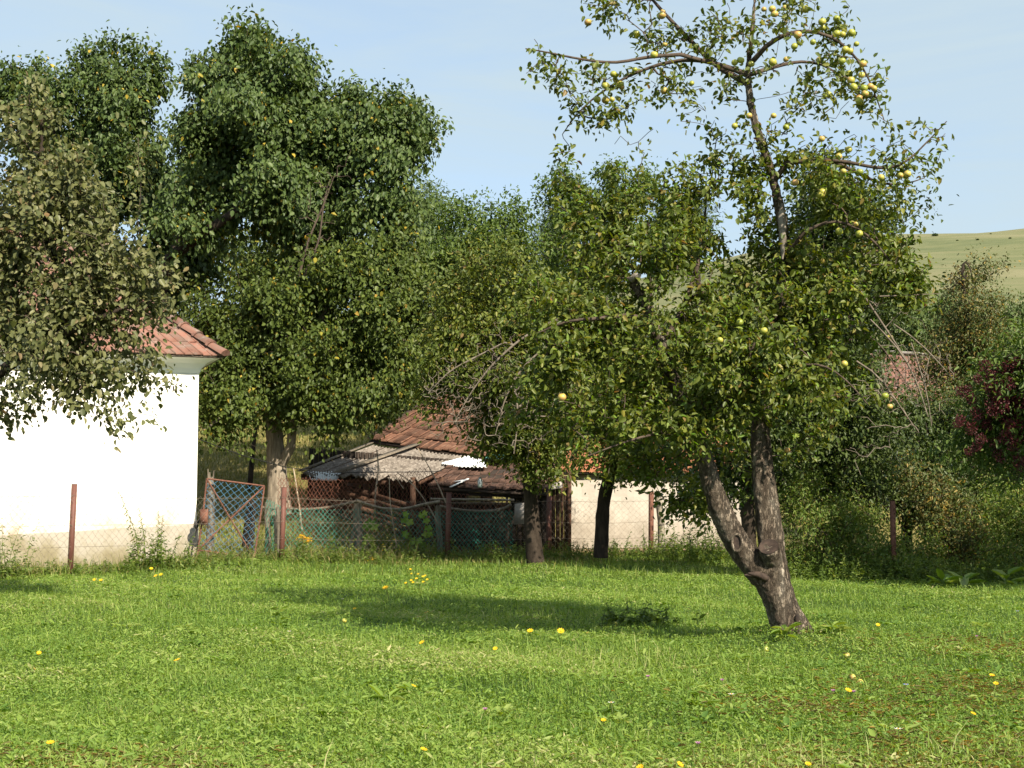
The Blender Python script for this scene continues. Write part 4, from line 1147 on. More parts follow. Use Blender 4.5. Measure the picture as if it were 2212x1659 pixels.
# bean poles leaning by the fence: each a thing
SG = 'bare sticks standing along the garden fence'
sticks = [(((814, 972, 36.2), (818, 1010, 35.8), (811, 1060, 35.2), (809, 1112, 34.8)), .024, 'thick pale stick standing upright in front of the grey roof'),
          (((841, 1033, 34.6), (842, 1080, 34.4), (850, 1140, 34.2), (861, 1205, 34.0)), .015, 'thin straight stick leaning among the gourd leaves'),
          (((902, 968, 36), (925, 1005, 35.6), (948, 1050, 35.2), (963, 1086, 35)), .016, 'long stick bowed towards the third red-brown post'),
          (((858, 1021, 35.4), (885, 1038, 35.2), (908, 1066, 35), (926, 1092, 34.9), (945, 1130, 34.8)), .014, 'thin curved stick arching down to the right before the dark opening'),
          (((634, 1012, 34), (640, 1050, 33.8), (648, 1100, 33.6), (652, 1145, 33.5)), .024, 'pale crooked stick just right of the old pear trunk'),
          (((856, 1032, 35.2), (862, 1045, 35.2), (872, 1056, 35.1)), .014, 'short broken stick hanging below the grey eave')]
for pts, r, lb in sticks:
    m_ = MB(); pp = line(*pts); tt = Tree(); tt.limb(pp, np.linspace(r * .7, r * 1.1, len(pp))); tt.radii()
    m_.tube(np.array(tt.pos), tt.rad, 6, jit=.10)
    tag(m_.build('stick', M['stick'], loc=pp[-1]), lb, 'stick', SG)

# sagging cable
m_ = MB(); cp = [P(428, 948, 31.6), P(520, 983, 33), P(620, 1010, 34.5), P(720, 1021, 36), P(830, 1020, 37.2), P(930, 1019, 38), P(1060, 1010, 38.6)]
tt = Tree(); tt.limb(cp, [.011] * 7); m_.tube(np.array(tt.pos), .011, 4, cap=False)
tag(m_.build('cable', M['black_wire']), 'black cable sagging from the white house to the shed roof', 'cable')

# ------------------------------------------------------------------ gate
gt = thing('garden_gate', G0(500, 31.2), 'leaning garden gate of blue wire mesh in a rusty iron frame', 'gate')
q00, q10, q11, q01 = P(428, 1188, 31.0), P(549, 1205, 31.6), P(571, 1050, 31.8), P(447, 1034, 31.1)
m_ = MB(); chainlink(m_, q00, q10, q11, q01, .155, .15, r=.0058, jit=.008); m_.build('blue_mesh', M['blue_wire'], gt)
m_ = MB()
for a, b in ((q00, q10), (q10, q11), (q11, q01), (q01, q00)):
    m_.tube([a, (a + b) / 2 + [0.01, 0, 0], b], .021, 7)
m_.tube([q00, q00 + [-.05, 0, -.45]], .02, 6); m_.tube([q10, q10 + [0, 0, -.15]], .02, 6)
m_.build('frame', M['rust'], gt)
for a, b in ((q00, q11), (q01, q10)):
    m_ = MB(); m_.tube([a + [0, -.02, 0], (a + b) / 2 + [0, -.03, 0], b + [0, -.02, 0]], .018, 6); m_.build('brace', M['rust'], gt)
m_ = MB(); c = P(441, 1117, 30.95); m_.box(c, (.17, .07, .34)); m_.box(c + [0, -.04, -.10], (.03, .02, .05)); lockb = m_.build('lock_box', M['rust'], gt)
m_ = MB(); m_.box(c + [0.01, -.052, -.1], (.012, .01, .035)); m_.build('keyhole', M['black_wire'], lockb)
# gate posts
m_ = MB(); g = G0(455, 31.4); m_.tube([g, P(456, 1120, 31.4), P(455, 1045, 31.4)], [.10, .09, .08], 8, jit=.08)
for dx, hh in ((-6, 1013), (-2, 1020), (3, 1030), (7, 1016)): m_.tube([P(455 + dx * .6, 1050, 31.4), P(455 + dx, hh, 31.4)], [.028, .012], 5)
tag(m_.build('gate_post', M['grey_wood']), 'splintered wooden gate post behind the left edge of the blue gate', 'post')
m_ = MB(); g = G0(536, 32.4); m_.tube([g, P(538, 1150, 32.4), P(545, 1080, 32.4)], [.13, .12, .10], 8, jit=.08)
tag(m_.build('gate_post', M['dark_wood']), 'dark stump-like post seen through the blue gate', 'post')
m_ = MB()
for (a, b) in (((420, 1212), (436, 1130)), ((424, 1150), (438, 1090)), ((414, 1190), (430, 1120))):
    m_.tube([P(a[0], a[1], 31.1), P(b[0], b[1], 31.1)], .012, 5)
m_.ball(P(424, 1134, 31.1), .07, sq=(.8, .8, 1.3))
tag(m_.build('hose', M['black_wire']), 'dark hose and rods leaning on the corner of the white house', 'hose')

# ================================================================== TREES
def L_(D, *pts):
    """(px, py[, D]) list at depth D"""
    return [P(p[0], p[1], p[2] if len(p) > 2 else D) for p in pts]
W = lambda px, D: px * D / FPX            # pixel width -> metres

def shoots_at(D, *pts, n=5, dy=13):
    return [P(x + RNG.normal(0, 2), y - k * dy, D) for (x, y) in pts for k in range(n)]

# ---------------------------------------------------------------- the main apple tree
def main_apple():
    D = 15.0
    base = G0(1712, D); base[2] -= .08
    root = thing('apple_tree', G0(1712, D), 'old leaning apple tree with a forked bare trunk and yellow apples, nearest the camera', 'tree')
    px = lambda w_: W(w_, D) / 2
    t = Tree()
    trunk = t.limb([base] + L_(D, (1703, 1362), (1688, 1312), (1675, 1272), (1662, 1235)), [px(90), px(80), px(76), px(82), px(90)], sub=.08)
    rs_ = t.limb(L_(D, (1668, 1190, 15.02), (1660, 1120, 15.05), (1650, 1040, 15.1), (1642, 950, 15.15), (1642, 880, 15.2), (1666, 800, 15.2), (1678, 720, 15.2), (1690, 620, 15.15), (1697, 550, 15.1), (1690, 480, 15.0), (1676, 410, 15.0), (1660, 350, 15.0), (1637, 290, 15), (1620, 220, 15), (1614, 150, 15), (1625, 70, 15), (1631, -10, 15), (1632, -110, 15)),
                 [px(66), px(65), px(58), px(50), px(44), px(40), px(38), px(36), px(32), px(32), px(28), px(27), px(25), px(22), px(19), px(14), px(11), px(7)], parent=trunk[-1], sub=.10)
    ls_ = t.limb(L_(D, (1632, 1222, 14.95), (1598, 1185, 14.95), (1560, 1115, 14.9), (1535, 1040, 14.85), (1514, 965, 14.8), (1484, 890, 14.8), (1445, 800, 14.75), (1415, 710, 14.7), (1388, 640, 14.65), (1362, 600, 14.6)),
                 [px(72), px(64), px(58), px(50), px(44), px(40), px(36), px(34), px(28), px(24)], parent=trunk[-1], sub=.10)
    def at(ids, pos):
        pp = np.array([t.pos[i] for i in ids]); return ids[int(np.argmin(np.sum((pp - pos) ** 2, 1)))]
    def br(ids, pts, r0, r1, DD=D, k=None):
        pts = L_(DD, *pts)
        a = at(ids, pts[0]); n = len(pts)
        return t.limb(pts[1:], np.linspace(px(r0), px(r1), n - 1), parent=a, sub=.12)
    # upper boughs
    b1 = br(rs_, [(1616, 170), (1590, 152), (1550, 138), (1510, 127), (1450, 132), (1395, 148), (1340, 172), (1290, 205), (1245, 245), (1215, 290)], 12, 2)
    b2 = br(b1, [(1510, 127), (1470, 118, 14.9), (1400, 122, 14.8), (1330, 138, 14.7), (1250, 128, 14.6), (1180, 112, 14.6), (1135, 105, 14.6)], 9, 2.5)
    b3 = br(rs_, [(1600, 175), (1560, 150, 15.3), (1520, 118, 15.4), (1475, 70, 15.4), (1430, 25, 15.4), (1395, -20, 15.4), (1340, -60, 15.4)], 13, 4)
    b4 = br(rs_, [(1630, 140), (1655, 100, 14.8), (1690, 72, 14.7), (1740, 64, 14.6), (1790, 74, 14.6), (1835, 105, 14.6), (1868, 150, 14.6), (1890, 200, 14.6), (1910, 260, 14.6)], 11, 2)
    b5 = br(rs_, [(1622, 160), (1670, 145, 15.3), (1730, 130, 15.4), (1790, 140, 15.4), (1830, 180, 15.4)], 9, 3)
    b6 = br(rs_, [(1682, 400), (1700, 352, 14.9), (1745, 346, 14.8), (1800, 346, 14.7), (1850, 352, 14.6), (1905, 368, 14.6), (1950, 360, 14.6), (1995, 315, 14.6), (2045, 262, 14.6)], 12, 2)
    b7 = br(b6, [(1800, 346), (1850, 372, 15), (1900, 398, 15.2), (1960, 400, 15.2), (1995, 385, 15.2)], 8, 2)
    b8 = br(rs_, [(1697, 560), (1740, 500, 14.9), (1800, 470, 14.8), (1870, 500, 14.8), (1930, 570, 14.8), (1965, 650, 14.8)], 8, 2)
    b9 = br(rs_, [(1680, 730), (1740, 690, 15.4), (1820, 690, 15.7), (1900, 740, 15.9), (1960, 830, 16)], 8, 2)
    b10 = br(rs_, [(1648, 850), (1700, 800, 14.6), (1770, 780, 14.3), (1830, 820, 14.2), (1880, 880, 14.2)], 7, 2)
    b11 = br(ls_, [(1405, 690), (1350, 680, 14.4), (1290, 690, 14.3), (1230, 690, 14.3), (1160, 720, 14.3)], 11, 3)
    b12 = br(ls_, [(1445, 800), (1400, 790, 15.3), (1340, 800, 15.6), (1280, 850, 15.8), (1240, 910, 15.8)], 13, 3)
    b13 = br(ls_, [(1430, 750), (1470, 680, 15.1), (1500, 600, 15.3), (1520, 520, 15.4), (1525, 430, 15.4)], 14, 4)
    b14 = br(ls_, [(1388, 640), (1340, 580, 15), (1310, 510, 15.2), (1300, 440, 15.2)], 12, 4)
    b15 = br(ls_, [(1488, 900), (1430, 935, 14.4), (1380, 945, 14.1), (1320, 965, 14.0), (1270, 985, 14.0)], 6, 2)
    b16 = br(ls_, [(1500, 930), (1560, 880, 14.4), (1600, 820, 14.2), (1630, 740, 14.1)], 12, 4)
    sparse = [(1340, 150, 90, 50, 14.7, .35), (1340, 235, 50, 50, 14.9, .3), (1250, 240, 45, 50, 14.9, .25), (1190, 140, 55, 45, 14.6, .3), (1440, 60, 70, 60, 15.2, .45), (1330, -10, 110, 45, 15.3, .5),
              (1540, 70, 60, 60, 15.2, .4), (1640, 60, 60, 60, 15, .5), (1720, 50, 70, 50, 14.8, .5), (1800, 90, 80, 60, 14.7, .5), (1860, 160, 65, 60, 14.7, .4), (1905, 225, 40, 45, 14.7, .3), (1930, 300, 22, 35, 14.7, .15),
              (1740, 180, 70, 55, 15.1, .4), (1560, 210, 70, 55, 15.1, .4), (1450, 190, 55, 35, 15, .35), (1660, 300, 55, 50, 15, .35), (1590, 340, 50, 60, 15.1, .3), (1960, 370, 45, 35, 14.8, .3), (2010, 300, 22, 26, 14.6, .12), (1760, 330, 70, 30, 14.8, .3),
              (1520, -60, 120, 60, 15, .6), (1700, -70, 130, 60, 15, .6)]
    dense = [(1450, 930, 80, 60, 14.5, .4, .9), (1565, 890, 60, 60, 14.5, .4), (1650, 810, 60, 60, 14.6, .4), (1200, 890, 70, 80, 15.3, .5, .8), (1130, 820, 60, 70, 15.2, .4, .6), (1600, 520, 80, 90, 15.2, .7), (1640, 620, 60, 90, 15.3, .6), (1400, 690, 210, 150, 14.7, 1.1, 1.1), (1520, 560, 150, 130, 15.0, 1.0), (1600, 740, 120, 150, 14.7, 1.0, 1.2), (1270, 740, 110, 110, 14.5, .8), (1190, 690, 70, 70, 14.6, .5, .8), (1210, 800, 60, 60, 14.6, .5, .7), (1420, 860, 130, 80, 14.8, .8, 1.1), (1340, 560, 90, 110, 15.1, .8), (1310, 470, 60, 80, 15.2, .5, .8),
             (1800, 470, 120, 90, 15, .8), (1860, 600, 110, 110, 15.1, .8), (1760, 650, 110, 120, 15.3, .9), (1830, 760, 70, 100, 15.4, .8), (1770, 850, 90, 80, 14.7, .7), (1940, 560, 45, 60, 14.9, .4, .7), (1600, 860, 70, 60, 14.6, .5), (1500, 420, 60, 60, 15.3, .4, .5),
             (1280, 955, 55, 35, 14.4, .35, .5), (1330, 950, 60, 35, 14.2, .35, .4), (1250, 970, 40, 35, 14.6, .3, .35), (1400, 985, 70, 60, 15.2, .4, .6), (1490, 1010, 55, 90, 15.7, .4, .8), (1600, 990, 35, 60, 15.6, .3, .5)]
    tg, _ = blob_targets(dense, 1650, .15, bunch=7, void=2.2)
    t.grow(tg, up=.22, wander=.07)
    tg, _ = blob_targets(sparse, 430, .11, bunch=4, void=2.5)
    t.grow(tg, up=.05, wander=.11, step=.12)
    # drooping spurs of the high boughs
    dr = []
    for ids in (b1, b2, b3, b4, b5, b6, b7):
        for i in ids[2:]:
            if RNG.random() < .9: dr.append(np.array(t.pos[i]) + np.array([RNG.normal(0, .10), RNG.normal(0, .15), -RNG.uniform(.08, .42)]))
    t.grow(np.array(dr), up=.1, wander=.10, step=.08)
    # upright young shoots
    sh = []
    for (x, y, d_) in ((1475, 345, 15.1), (1432, 385, 15.1), (1540, 330, 15.1), (1580, 300, 15.0), (1320, 350, 15.1), (1205, 360, 15.3), (1240, 400, 15.3), (1375, 375, 15.2), (1610, 350, 15), (1545, 260, 15.1), (1440, 430, 14.9), (1700, 290, 15), (1350, 400, 15), (1500, 395, 15), (1275, 420, 15.2), (1640, 360, 14.9), (1230, 470, 15.2)):
        for k in range(5): sh.append(P(x + RNG.normal(0, 5), y + k * 22, d_))
    t.grow(np.array(sh), up=0, wander=.02, step=.10)
    t.radii(.0036, cap=.035)
    # --- trunk: the thick wood blended into one skin, thin boughs added to it
    a, thin, tw = MB(), MB(), MB()
    pos = np.array(t.pos)
    for kind, ids, par in t.chains:
        use = ids if par < 0 else [par] + ids
        r = t.rad[use].copy()
        if kind == 'limb':
            if par >= 0 and ids[0] != rs_[0] and ids[0] != ls_[0]: r[0] = min(r[0], r[1] * 1.2)
            if ids[0] in (trunk[0], rs_[0], ls_[0]):
                q = pos[use]
                if ids[0] == rs_[0]: keep = len(use)
                a.tube(q, np.maximum(r - .022, r * .72), 22, jit=.03)
            else: thin.tube(pos[use], r, 9, jit=.05)
        else:
            r[0] = min(r[0], r[1] * 1.1)
            tw.tube(pos[use], r, 5 if r[0] > .012 else 3, cap=False)
    # root flare, callus lumps, sawn stub
    for k in range(7):
        th = k * 2 * math.pi / 7 + .3
        g = np.array([base[0] + math.cos(th) * .25, base[1] + math.sin(th) * .25, base[2] - .02])
        a.tube([g, np.array([base[0] - .035 + math.cos(th) * .14, base[1] + math.sin(th) * .14, base[2] + .16]), np.array([base[0] - .10 + math.cos(th) * .09, base[1] + math.sin(th) * .09, base[2] + .40])], [.04, .045, .02], 8)
    for (x, y, d_, r) in ((1683, 1160, 15.02, .06), (1657, 1262, 14.97, .11), (1596, 1178, 14.85, .068), (1512, 990, 14.80, .05), (1648, 900, 15.1, .06), (1690, 500, 14.95, .04), (1688, 470, 14.95, .045), (1640, 1236, 14.95, .13), (1662, 1215, 14.95, .12), (1620, 1212, 14.93, .11)):
        a.ball(P(x, y, d_), r, seg=12, rings=8, sq=(1, .8, 1.3))
    s0, s1 = P(1668, 1215, 14.90), P(1661, 1182, 14.74)
    a.tube([s0, (s0 + s1) / 2, s1], [.11, .118, .112], 14)
    tr = a.build('trunk', M['bark_main'], root, smooth=True)
    rm = tr.modifiers.new('skin', 'REMESH'); rm.mode = 'VOXEL'; rm.voxel_size = .016; rm.use_smooth_shade = True
    sm = tr.modifiers.new('soft', 'SMOOTH'); sm.iterations = 3; sm.factor = .5
    tx = bpy.data.textures.new('bark_relief', 'CLOUDS'); tx.noise_scale = .045; tx.noise_depth = 4
    dm = tr.modifiers.new('relief', 'DISPLACE'); dm.texture = tx; dm.strength = .022; dm.mid_level = .5
    tx2 = bpy.data.textures.new('bark_lumps', 'CLOUDS'); tx2.noise_scale = .22; tx2.noise_depth = 2
    dm = tr.modifiers.new('lumps', 'DISPLACE'); dm.texture = tx2; dm.strength = .018; dm.mid_level = .5
    thin.build('boughs', M['bark_twig'], root, smooth=True)
    tw.build('twigs', M['bark_twig'], root)
    # sawn stub face, knot hole, bark flap, hollow
    dn = unit((s1 - s0)[None])[0]
    sd = unit(np.cross(dn, (0, 0, 1))[None])[0]; uu = np.cross(sd, dn)
    m_ = MB()
    c = s1 + dn * .012
    rings = [0, .035, .062, .085, .104]
    VV = []; F = []
    for ri, r in enumerate(rings):
        for k in range(14):
            th = 2 * math.pi * k / 14
            VV.append(c + (sd * math.cos(th) + uu * math.sin(th)) * r + dn * (.0 - .02 * (1 - r / .104)))
    for ri in range(4):
        for k in range(14): F.append([ri * 14 + k, ri * 14 + (k + 1) % 14, ri * 14 + 14 + (k + 1) % 14, ri * 14 + 14 + k])
    m_.add(VV, F, .5); m_.add(np.array(VV) - dn * .03, [f[::-1] for f in F], .5)
    tag(m_.build('sawn_stub', M['cut_wood'], root), 'dark round saw cut in the fork', None)
    m_ = MB(); kc = P(1592, 1172, 14.72); tor = []
    kd = unit(np.array([[-.25, -1, .15]]))[0]; ks = unit(np.cross(kd, (0, 0, 1))[None])[0]; ku = np.cross(ks, kd)
    for k in range(17):
        th = 2 * math.pi * k / 16; tor.append(kc + ks * math.cos(th) * .052 + ku * math.sin(th) * .088)
    m_.tube(tor, .017, 7, cap=False, jit=.08)
    m_.build('knot_rim', M['bark_main'], root, smooth=True)
    m_ = MB(); VV = [kc - kd * .01] + [kc - kd * .004 + ks * math.cos(2 * math.pi * k / 14) * .05 + ku * math.sin(2 * math.pi * k / 14) * .085 for k in range(14)]
    m_.add(VV, [[0, k + 1, (k + 1) % 14 + 1] for k in range(14)], .5); m_.add(np.array(VV) - kd * .03, [[0, (k + 1) % 14 + 1, k + 1] for k in range(14)], .5)
    m_.build('knot_hole', M['cut_wood'], root)
    m_ = MB()
    for (x0, y0, x1, y1, r) in ((1656, 1248, 1616, 1238, .052), (1640, 1246, 1608, 1242, .030)):
        p, q = P(x0, y0, 14.86), P(x1, y1, 14.80); m_.tube([p, (p + q) / 2 + [0, 0, .012], q], [r, r * .8, r * .15], 7, jit=.12)
    m_.build('bark_flap', M['cut_wood'], root, smooth=True)
    m_ = MB(); m_.ball(P(1666, 1219, 14.83), .05, sq=(.75, .6, 1.9)); m_.ball(P(1671, 1207, 14.84), .04, sq=(1, .6, 1.2))
    tag(m_.build('bare_patch', M['bare_wood'], root, smooth=True), 'pale barkless patch below the saw cut', None)
    m_ = MB(); m_.ball(P(1722, 1338, 14.82), .04, sq=(.6, .35, 1.4)); m_.build('hollow', M['cut_wood'], root, smooth=True)
    m_ = MB(); m_.tube(L_(14.82, (1690, 560), (1692, 520), (1688, 470), (1690, 440)), [.012, .04, .045, .015], 8, jit=.08)
    tag(m_.build('bare_patch', M['bare_wood'], root, smooth=True), 'grey weathered scar high on the right stem', None)
    m_ = MB(); m_.tube([P(1364, 604, 14.55), P(1372, 596, 14.5), P(1384, 598, 14.5)], [.035, .035, .03], 8, jit=.1); m_.build('broken_end', M['bare_wood'], root, smooth=True)
    # leaves
    lf = MB(); yo = MB()
    p, d = t.leaf_points(22, .065, .42)
    pyv = 829.5 - FPX * ((p[:, 2] - CAMZ) * _ca - p[:, 1] * _sa) / (p[:, 1] * _ca + (p[:, 2] - CAMZ) * _sa)
    pxv = 1106 + FPX * p[:, 0] / (p[:, 1] * _ca)
    high = pyv < 330
    keep = (~high) | (RNG.random(len(p)) < .42)
    p, d, high, pxv, pyv = p[keep], d[keep], high[keep], pxv[keep], pyv[keep]
    n = len(p)
    dirs, nr = leaf_orient(d, n, .5)
    yng = RNG.random(n) < np.where(high, .03, .14)
    size = .080 * RNG.uniform(.6, 1.15, n)
    leaves(lf, p[~yng], dirs[~yng], nr[~yng], size[~yng], width=RNG.uniform(.46, .66, (~yng).sum()))
    leaves(yo, p[yng], dirs[yng] + [0, 0, .5], nr[yng], size[yng] * .9, width=.42)
    # fuller inner leaves for the lower crown
    tg, _ = blob_targets(dense[:16], 1, .1)
    lf.build('crown', M['leaf_apple'], root); yo.build('young_leaves', M['leaf_apple_young'], root)
    # apples
    am = MB(); am.ball((0, 0, 0), .044, seg=14, rings=10, sq=(1, 1, .92), dent=.22)
    ap = [(1432, 26), (1430, 33), (1270, 48), (1413, 118), (1308, 185), (1325, 160), (1340, 182), (1343, 188), (1322, 215), (1308, 216), (1336, 213), (1374, 72), (1371, 150), (1436, 96), (1494, 180), (1435, 196), (1587, 135), (1600, 130), (1623, 138), (1669, 134), (1698, 128), (1668, 19), (1650, 20), (1697, 17), (1673, 30),
          (1723, 75), (1756, 91), (1776, 47), (1777, 60), (1808, 73), (1820, 74), (1840, 71), (1807, 40), (1826, 107), (1836, 110), (1812, 133), (1819, 132), (1864, 138), (1835, 158), (1861, 162), (1838, 173), (1844, 188), (1866, 190), (1888, 191), (1869, 202), (1855, 212), (1857, 220), (1880, 186), (1783, 206), (1790, 204), (1587, 272), (1671, 250), (1698, 395 - 120),
          (1822, 370), (1858, 371), (1903, 383), (1945, 379), (1960, 376), (1718, 394), (1833, 323), (1812, 338), (1773, 420), (1776, 415), (1849, 484), (1856, 505), (1813, 500), (1732, 651), (1650, 714), (1598, 696), (1682, 972), (1214, 858), (1555, 735), (1824, 786), (1922, 730), (1922, 878), (1912, 855), (1700, 972), (1775, 300), (1618, 250), (1290, 215), (1740, 20), (1716, 100), (1850, 95), (1750, 160), (1770, 130)]
    pos_all = np.array(t.pos)
    first = None
    for (x, y) in ap:
        rr = P(x, y, 15.0)
        # depth: hang from the nearest twig along that line of sight, a little towards the light
        o_ = np.array([0, 0, CAMZ]); dv = rr - o_; dvn = dv / np.linalg.norm(dv)
        rel = pos_all - o_; al = rel @ dvn; dist = np.linalg.norm(rel - al[:, None] * dvn, axis=1)
        cand = np.where(dist < .12)[0]
        if y > 360 and len(cand): sc = al[cand] + dist[cand]
        elif len(cand): sc = dist[cand]
        elif dist.min() < .4: cand = np.array([int(np.argmin(dist))]); sc = np.array([0.0])
        else: continue
        c_ = cand[int(np.argmin(sc))]
        p = o_ + dvn * (al[c_] - .13) 
        sz = random.uniform(.68, 1.02)
        if first is None:
            first = am.build('apple', M['apple'], root, smooth=True)
            ob = first
        else:
            ob = first.copy(); COL.objects.link(ob); ob.parent = root
        ob.location = Vector(p) - root.location
        ob.rotation_euler = (random.uniform(-.5, .5), random.uniform(-.5, .5), random.uniform(0, 6))
        ob.scale = (sz, sz, sz)
    me = first.data
    co = np.zeros(len(me.vertices) * 3); me.vertices.foreach_get('co', co); co = co.reshape(-1, 3) + np.array(root.location)
    me.vertices.foreach_set('co', co.ravel()); me.update()
    return root, t
main_apple()

# ---------------------------------------------------------------- front left pear with olive leaves
D = 20.0
root, tL = make_tree('pear_tree', G0(-190, D), bunch=6, limbs=[
    (L_(D, (-190, 1330), (-180, 1150), (-165, 950)), [.2, .17, .15]),
    (L_(D, (-110, 780), (-20, 640), (60, 520), (90, 380), (90, 250)), [.11, .09, .07, .04, .02], (0, 1)),
    (L_(D, (-60, 850, 19.6), (60, 760, 19.3), (180, 700, 19.2), (280, 660, 19.2)), [.09, .07, .05, .02], (0, 1)),
    (L_(D, (-200, 700, 20.5), (-150, 500, 20.6), (-100, 300, 20.6)), [.1, .07, .03], (0, 1)),
    (L_(D, (140, 600, 20), (230, 560, 20.2), (300, 560, 20.2)), [.05, .04, .02], (1, .6))],
    blobs=[(40, 260, 70, 80, 20, .8), (20, 400, 110, 110, 20, 1.0), (120, 420, 90, 90, 19.8, .8), (190, 500, 110, 110, 19.8, .9), (80, 560, 150, 120, 19.6, 1.0, 1.2), (260, 560, 60, 80, 19.8, .6, .8), (150, 680, 160, 90, 19.4, .9, 1.2), (290, 650, 80, 65, 19.5, .6), (355, 690, 60, 45, 19.4, .4, .8), (385, 655, 38, 25, 19.5, .3, .5),
     (90, 790, 120, 75, 19.4, .8, 1.2), (220, 780, 90, 75, 19.3, .6), (270, 850, 45, 45, 19.2, .4, .9), (20, 850, 50, 55, 19.3, .5), (150, 860, 60, 35, 19.3, .4, .7), (320, 790, 40, 30, 19.3, .3, .6), (-60, 500, 140, 260, 20.3, 1.2, .8), (30, 680, 110, 120, 19.8, .9), (110, 300, 60, 60, 20, .5, .6)],
    ntip=950, per=26, size=.092, lmat=M['leaf_olive'], bmat=M['bark_shaded'], label='olive-leaved pear tree hanging over the left of the white house', clump=.20, spread=.11, tail=.6, droop=.75, width=.68,
    shoots=[P(x + RNG.normal(0, 2), y, d_) for (x, y0, y1, d_) in ((160, 300, 520, 19.2), (200, 470, 640, 19.1), (300, 295, 520, 19.3), (235, 640, 500, 19.1), (178, 330, 480, 19.1), (225, 420, 560, 19.2)) for y in range(min(y0, y1), max(y0, y1), 30)], up=.15)

# ---------------------------------------------------------------- big dark pears behind the white house
D = 37.0
make_tree('pear_tree', G0(330, D), [
    (L_(D, (335, 1160), (338, 900), (345, 640)), [.32, .28, .25]),
    (L_(D, (370, 555, 36.6), (430, 510, 36.3), (500, 465, 36.0), (555, 410, 36.0), (590, 300, 36.2), (590, 180, 36.4)), [.16, .14, .12, .09, .06, .03], (0, 1)),
    (L_(D, (400, 470, 37.5), (440, 330, 38), (470, 220, 38)), [.13, .09, .04], (0, 1)),
    (L_(D, (620, 420, 36.5), (720, 360, 37), (830, 300, 37)), [.08, .06, .03], (1, .6)),
    (L_(D, (640, 480, 37.5), (760, 470, 37.6), (850, 430, 37.6)), [.08, .05, .03], (1, .5))],
    [(545, 150, 50, 60, 37, 1.0, 1.2), (480, 200, 65, 60, 37, 1.2), (600, 210, 80, 75, 37, 1.4), (450, 238, 38, 60, 37, 1.0), (540, 290, 120, 80, 37, 1.8, 1.2), (640, 300, 70, 80, 37, 1.2), (420, 350, 60, 70, 37.5, 1.2), (700, 290, 75, 70, 37, 1.2), (770, 260, 45, 40, 37, .7, .8), (830, 290, 65, 55, 37, 1.0), (866, 300, 32, 40, 37, .6), (770, 375, 92, 68, 37, 1.3),
     (872, 350, 30, 36, 37, .5), (600, 400, 110, 70, 36.5, 1.4), (700, 450, 110, 70, 37, 1.4), (812, 455, 58, 55, 37, 1.0), (640, 140, 22, 28, 37, .5, .8), (500, 130, 28, 30, 37, .5, .8), (455, 420, 60, 50, 37.4, 1.0), (400, 470, 40, 35, 35.8, .5, .7), (500, 520, 60, 30, 36.5, .7, .6), (545, 105, 20, 28, 37, .4, .9), (740, 225, 22, 25, 37, .4, .8), (840, 232, 30, 22, 37, .4, .8)],
    1500, 54, .140, M['leaf_pear'], M['bark_shaded'], 'tall glossy dark pear tree rising above the house roof, highest on the left', shoots=shoots_at(37, (540, 125), (510, 140), (640, 150), (600, 150), (480, 165), (660, 170), (415, 185), (440, 170), (735, 240), (700, 245), (838, 250), (862, 250), (900, 280), (912, 330), (565, 125), (780, 250)), clump=.30, spread=.19, tail=.7, droop=1.0, width=.64, bunch=8, void=1.5, sides=9)
D = 40.0
make_tree('pear_tree', G0(190, D), [
    (L_(D, (200, 1150), (205, 800), (215, 560)), [.3, .26, .2]),
    (L_(D, (240, 420), (260, 250), (265, 150)), [.14, .09, .03], (0, 1)),
    (L_(D, (140, 400), (110, 260)), [.12, .05], (0, 1))],
    [(260, 175, 75, 62, 40, 1.2, 1.2), (195, 170, 35, 45, 40, .8), (298, 205, 40, 60, 40, .9), (250, 290, 110, 75, 40, 1.5), (335, 340, 36, 60, 40.5, .8), (120, 240, 60, 60, 40, 1.1), (80, 210, 40, 38, 40, .8), (30, 220, 50, 55, 40.5, .9), (330, 400, 80, 90, 40, 1.2), (220, 400, 120, 90, 40, 1.4), (85, 175, 14, 22, 40, .3, .8), (350, 520, 90, 110, 40.5, 1.3), (100, 330, 110, 80, 40.5, 1.3), (300, 600, 120, 100, 41, 1.3)],
    1050, 54, .140, M['leaf_pear'], M['bark_shaded'], 'dark pear tree with a rounded top behind the olive-leaved tree', shoots=shoots_at(40, (250, 135), (285, 140), (190, 155), (175, 160), (335, 165), (345, 190), (85, 190), (60, 195), (225, 135), (310, 150)), clump=.30, spread=.19, tail=.7, droop=1.0, width=.64, bunch=8, void=1.5)
D = 36.5
